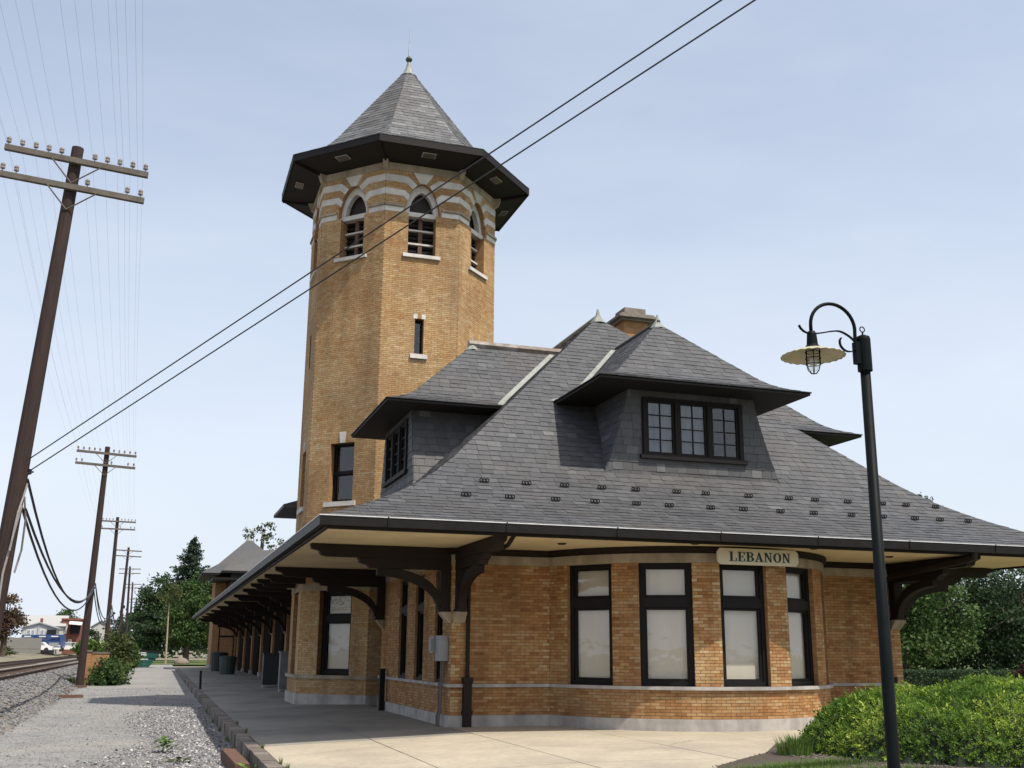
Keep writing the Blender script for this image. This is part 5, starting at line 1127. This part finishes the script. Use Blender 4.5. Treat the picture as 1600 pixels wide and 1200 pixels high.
for k, (x, y, L_, a) in enumerate(((-9.3, 24.5, 1.1, .5), (-9.6, 34.5, 1.6, 1.2), (-9.9, 28.5, .8, .9))):
    q = Matrix.Translation((x, y, zasph(y) + .06)) @ Matrix.Rotation(a, 4, 'Z'); solo("broken_tie", MB().hexa([tuple(q @ Vector(p)) for p in ((-L_ / 2, -.1, -.08), (L_ / 2, -.12, -.08), (L_ / 2, .1, -.08), (-L_ / 2, .09, -.08), (-L_ / 2, -.09, .07), (L_ / 2, -.1, .05), (L_ / 2, .08, .06), (-L_ / 2, .08, .08))]), "timber", ["splintered tie fragment nearest along the ballast edge", "longest broken tie lying by the ballast slope", "short broken tie piece between the two others"][k], "timber", "broken ties")

# ------------------------------------------------------------------ dumpster
du = thing("dumpster", (-7, 80, -.15), "dark green dumpster with white lettering at the end of the lot", "dumpster"); zd = zasph(80)
mpd = lambda a, b, d: V3(a, 79.3 + d, zd + b)
part("body", MB().prism([(-8.0, .05), (-6.5, .05), (-5.62, 1.30), (-8.02, 1.48)], mpd, 0, 1.8), "dumpster_green", du); part("lid", MB().prism([(-8.06, 1.485), (-5.55, 1.30), (-5.53, 1.40), (-8.04, 1.58)], mpd, -.06, 1.86), "black_paint", du)
part("side_rib", MB().prism([(-8.06, .9), (-5.8, .82), (-5.77, .90), (-8.06, .98)], mpd, -.07, -.001), "dumpster_green", du)
for x0, x1, zz3, n_ in ((-7.7, -6.8, 1.22, 9), (-7.35, -6.75, 1.05, 5), (-7.45, -6.6, .68, 8)):
    for k in range(n_):
        w_ = (x1 - x0) / n_; part("lettering", MB().box(x0 + k * w_, x0 + (k + .72) * w_, 79.285, 79.298, zd + zz3, zd + zz3 + .11), "white_paint", du)
for x in (-7.9, -6.7): part("wheel", MB().tube([(x, 79.4, zd + .05), (x + .08, 79.4, zd + .05)], .07, 10), "rubber", du)

# ------------------------------------------------------------------ across the tracks
def house(name, x0, x1, y0, y1, z0, zw, zr, wall, roofm, label, wins, axis='y'):
    h = thing(name, ((x0 + x1) / 2, y0, z0), label, "house"); part("wall", MB().box(x0, x1, y0, y1, z0 - .5, zw), wall, h); xm = (x0 + x1) / 2
    if zr > zw:
        if axis == 'y':
            part("gable", MB().prism([(x0, zw), (x1, zw), (xm, zr)], lambda a, b, d: V3(a, d, b), y0 + .001, y1), wall, h)
            for s, xe in ((-1, x0), (1, x1)): part("roof", MB().hexa([(xe + s * .3, y0 - .3, zw - .1), (xm, y0 - .3, zr), (xm, y1, zr), (xe + s * .3, y1, zw - .1), (xe + s * .3, y0 - .3, zw + .06), (xm, y0 - .3, zr + .18), (xm, y1, zr + .18), (xe + s * .3, y1, zw + .06)]), roofm, h)
        else: part("roof", MB().prism([(y0 - .4, zw), (y1 + .4, zw), ((y0 + y1) / 2, zr)], lambda a, b, d: V3(d, a, b), x0 - .3, x1 + .3), roofm, h)
    else: part("roof", MB().box(x0 - .15, x1 + .15, y0 - .15, y1, zw, zw + .25), roofm, h)
    for (a, b, c, d) in wins:
        wo = part("window", MB().box(a - .08, b + .08, y0 - .05, y0 - .005, c - .08, d + .08), "white_paint", h); part("pane", MB().box(a, b, y0 - .07, y0 - .052, c, d), "glass_dark", wo)
    return h
hs = house("house", -26.3, -21.3, 165, 171, 1, 4.55, 5.3, "siding", "roof_white", "white gabled house across the tracks", [(-25.6, -25.1, 3.3, 4.2), (-24.9, -24.5, 3.3, 4.2), (-23.6, -23.1, 3.3, 4.2)]); part("porch", MB().box(-22.6, -21.25, 164.2, 165, 2.6, 4.3), "dark_room", hs); part("corner_post", MB().box(-24.05, -23.9, 164.9, 164.99, 1, 5.1), "roof_white", hs)
part("chimney", MB().box(-24.0, -23.6, 167, 167.5, 5, 6.1), "red_wall", hs)
house("house", -27.0, -20.9, 174, 184, 1, 5.0, 6.9, "siding", "roof_white", "larger white house with pale roof behind the gabled one", [], 'x')
rb2 = house("house", -21.3, -18.3, 175, 186, 1, 6.1, 6.1, "red_wall", "red_wall", "red brick flat-roofed building with white awning", [(-21.0, -20.5, 3.9, 5.2), (-20.0, -19.6, 1.6, 2.8)]); part("awning", MB().hexa([(-20.1, 173.6, 5.35), (-18.1, 173.6, 5.2), (-18.1, 175, 5.6), (-20.1, 175, 5.75), (-20.1, 173.6, 5.5), (-18.1, 173.6, 5.35), (-18.1, 175, 5.75), (-20.1, 175, 5.9)]), "white_paint", rb2); part("upper_porch", MB().box(-19.9, -18.35, 174.6, 175, 3.9, 5.3), "dark_room", rb2)
house("house", -18.0, -14.6, 202, 212, 1, 5.4, 6.6, "siding", "roof_white", "pale block of flats beyond the second pole", [(-17.2, -16.8, 3.4, 4.2), (-16.4, -16.0, 3.4, 4.2), (-15.6, -15.2, 3.4, 4.2)])
def truck(x, y, w, label):
    t = thing("blue_truck", (x, y, .9), label, "truck", "blue trucks across the tracks"); h = w / 2; z0 = .95
    part("cab", MB().prism([(-h, .45), (h, .45), (h, 1.6), (h * .88, 2.35), (-h * .88, 2.35), (-h, 1.6)], lambda a, b, d: V3(x + a, y + d, z0 + b), 0, 2.0), "truck_blue", t); part("box_body", MB().box(x - h * 1.05, x + h * 1.05, y + 2.1, y + 8, z0 + .6, z0 + 2.5), "truck_blue", t)
    part("windshield", MB().hexa([(x - h * .8, y - .03, z0 + 1.55), (x + h * .8, y - .03, z0 + 1.55), (x + h * .8, y - .002, z0 + 1.55), (x - h * .8, y - .002, z0 + 1.55), (x - h * .75, y - .03, z0 + 2.1), (x + h * .75, y - .03, z0 + 2.1), (x + h * .75, y - .002, z0 + 2.1), (x - h * .75, y - .002, z0 + 2.1)]), "glass_dark", t)
    part("grille", MB().box(x - h * .7, x + h * .7, y - .05, y - .002, z0 + .7, z0 + 1.3), "zinc", t); part("bumper", MB().box(x - h, x + h, y - .12, y - .06, z0 + .35, z0 + .6), "white_paint", t); part("roof_badge", MB().box(x - h * .5, x + h * .5, y - .03, y - .002, z0 + 2.15, z0 + 2.3), "white_paint", t)
    for s in (-1, 1):
        part("wheel", MB().tube([(x + s * h * .8, y + .9, z0 + .4), (x + s * h * 1.0, y + .9, z0 + .4)], .42, 12), "rubber", t); part("headlight", MB().box(x + s * h * .82 - .1, x + s * h * .82 + .1, y - .04, y - .003, z0 + .75, z0 + .95), "white_paint", t)
truck(-24.9, 160, 1.9, "blue truck half hidden by the fence, leftmost of three"); truck(-22.7, 159, 1.9, "middle blue truck of the three parked across the tracks"); truck(-20.7, 156, 2.0, "rightmost blue truck facing the tracks with white badge")
def car(x, y, z, mat, label, rot=0):
    t = thing("parked_car", (x, y, z), label, "car", "cars in the distance"); pr_ = [(-2.1, .3), (2.1, .3), (2.15, .75), (1.5, .9), (.9, 1.4), (-1.0, 1.42), (-1.7, .95), (-2.15, .85)]; mpc = lambda a, b, d: V3(x + a, y + d, z + b)
    part("body", MB().prism(pr_, mpc, -.85, .85), mat, t); part("side_glass", MB().prism([(-1.3, .95), (1.1, .95), (.75, 1.33), (-.9, 1.34)], mpc, -.865, -.852), "glass_dark", t)
    for dx in (-1.3, 1.3): part("wheel", MB().tube([mpc(dx, .32, -.88), mpc(dx, .32, -.7)], .32, 12), "rubber", t)
car(-19.0, 168, .95, "car_white", "white car parked in front of the red brick building"); car(-22.4, 150, .9, "car_white", "low white car beside the middle blue truck"); car(2.2, 118, -.05, "car_silver", "silver car glimpsed between the trees and the pavilion")
fe = thing("board_fence", (-26, 120, .7), "weathered grey board fence along the far side of the tracks", "fence"); bm_ = MB().box(-.145, .145, -.02, .02, 0, 2.0).me("board", "fence_wood")
for k in range(34):
    o = link("board", bm_, fe); o.matrix_basis = Matrix.Translation((-28.5 + k * .3 * .75, 121 + k * .55, .8 + random.uniform(-.04, .04))) @ Matrix.Rotation(R(67), 4, 'Z') @ Matrix.Diagonal((2.05, 1, 1, 1))
part("rail", MB().tube([(-28.5, 121.1, 1.4), (-21.0, 139.3, 1.4)], .05, 4), "fence_wood", fe)
for k, (x, h) in enumerate(((-24.2, .5), (-22.8, .6), (-26.2, .5))):
    tree("leafy_shrub", (x, 116 + k * 3, .7), [(x, 116 + k * 3, .9, 1.0, .6, h)], ["low scrub in front of the fence middle", "low scrub at the right end of the fence", "low scrub at the left end of the fence"][k], "leaf_olive", 22, 26, .2, .2, cat_="scrub", trunk=False, group="scrub by the fence")

# far woods closing the horizon
P_ = []; T = []
for (xa, xb, y0, hh, nn_) in ((-14, 30, 190, 7, 4200), (45, 120, 70, 6.5, 5200), (30, 60, 58, 5.5, 2600)):
    for _ in range(nn_ // 12):
        x = random.uniform(xa, xb); c = V3(x, y0 + random.uniform(-6, 6), hh * (1 + .25 * math.sin(x * .5)) * random.random() ** .7); k = 12; P_.append(c + rng.normal(size=(k, 3)) * .8); T.append(rng.uniform(0, .8, k))
fw_ = link("far_woods", leaf_cloud("far_woods", np.concatenate(P_), .95, np.concatenate(T), "leaf_dark")); fw_["kind"] = "stuff"

cw = [(-4.44 + random.uniform(-.05, .03), y_, zasph(y_) , .05) for y_ in (-5.6, -4.9, -4.4, -3.7, -1.2, .6, 2.8, 3.1, 6.2, 9.5, 13, 14.2)] + [(-4.145, y_, zplat(-4.1, y_) - .02, .03) for y_ in (-6.6, -6.1, -5.2, -2.2, 1.7, 4.4)]
cwo = link("curb_weeds", blades("curb_weeds", cw, 420, .13, "leaf_weed")); cwo["kind"] = "stuff"
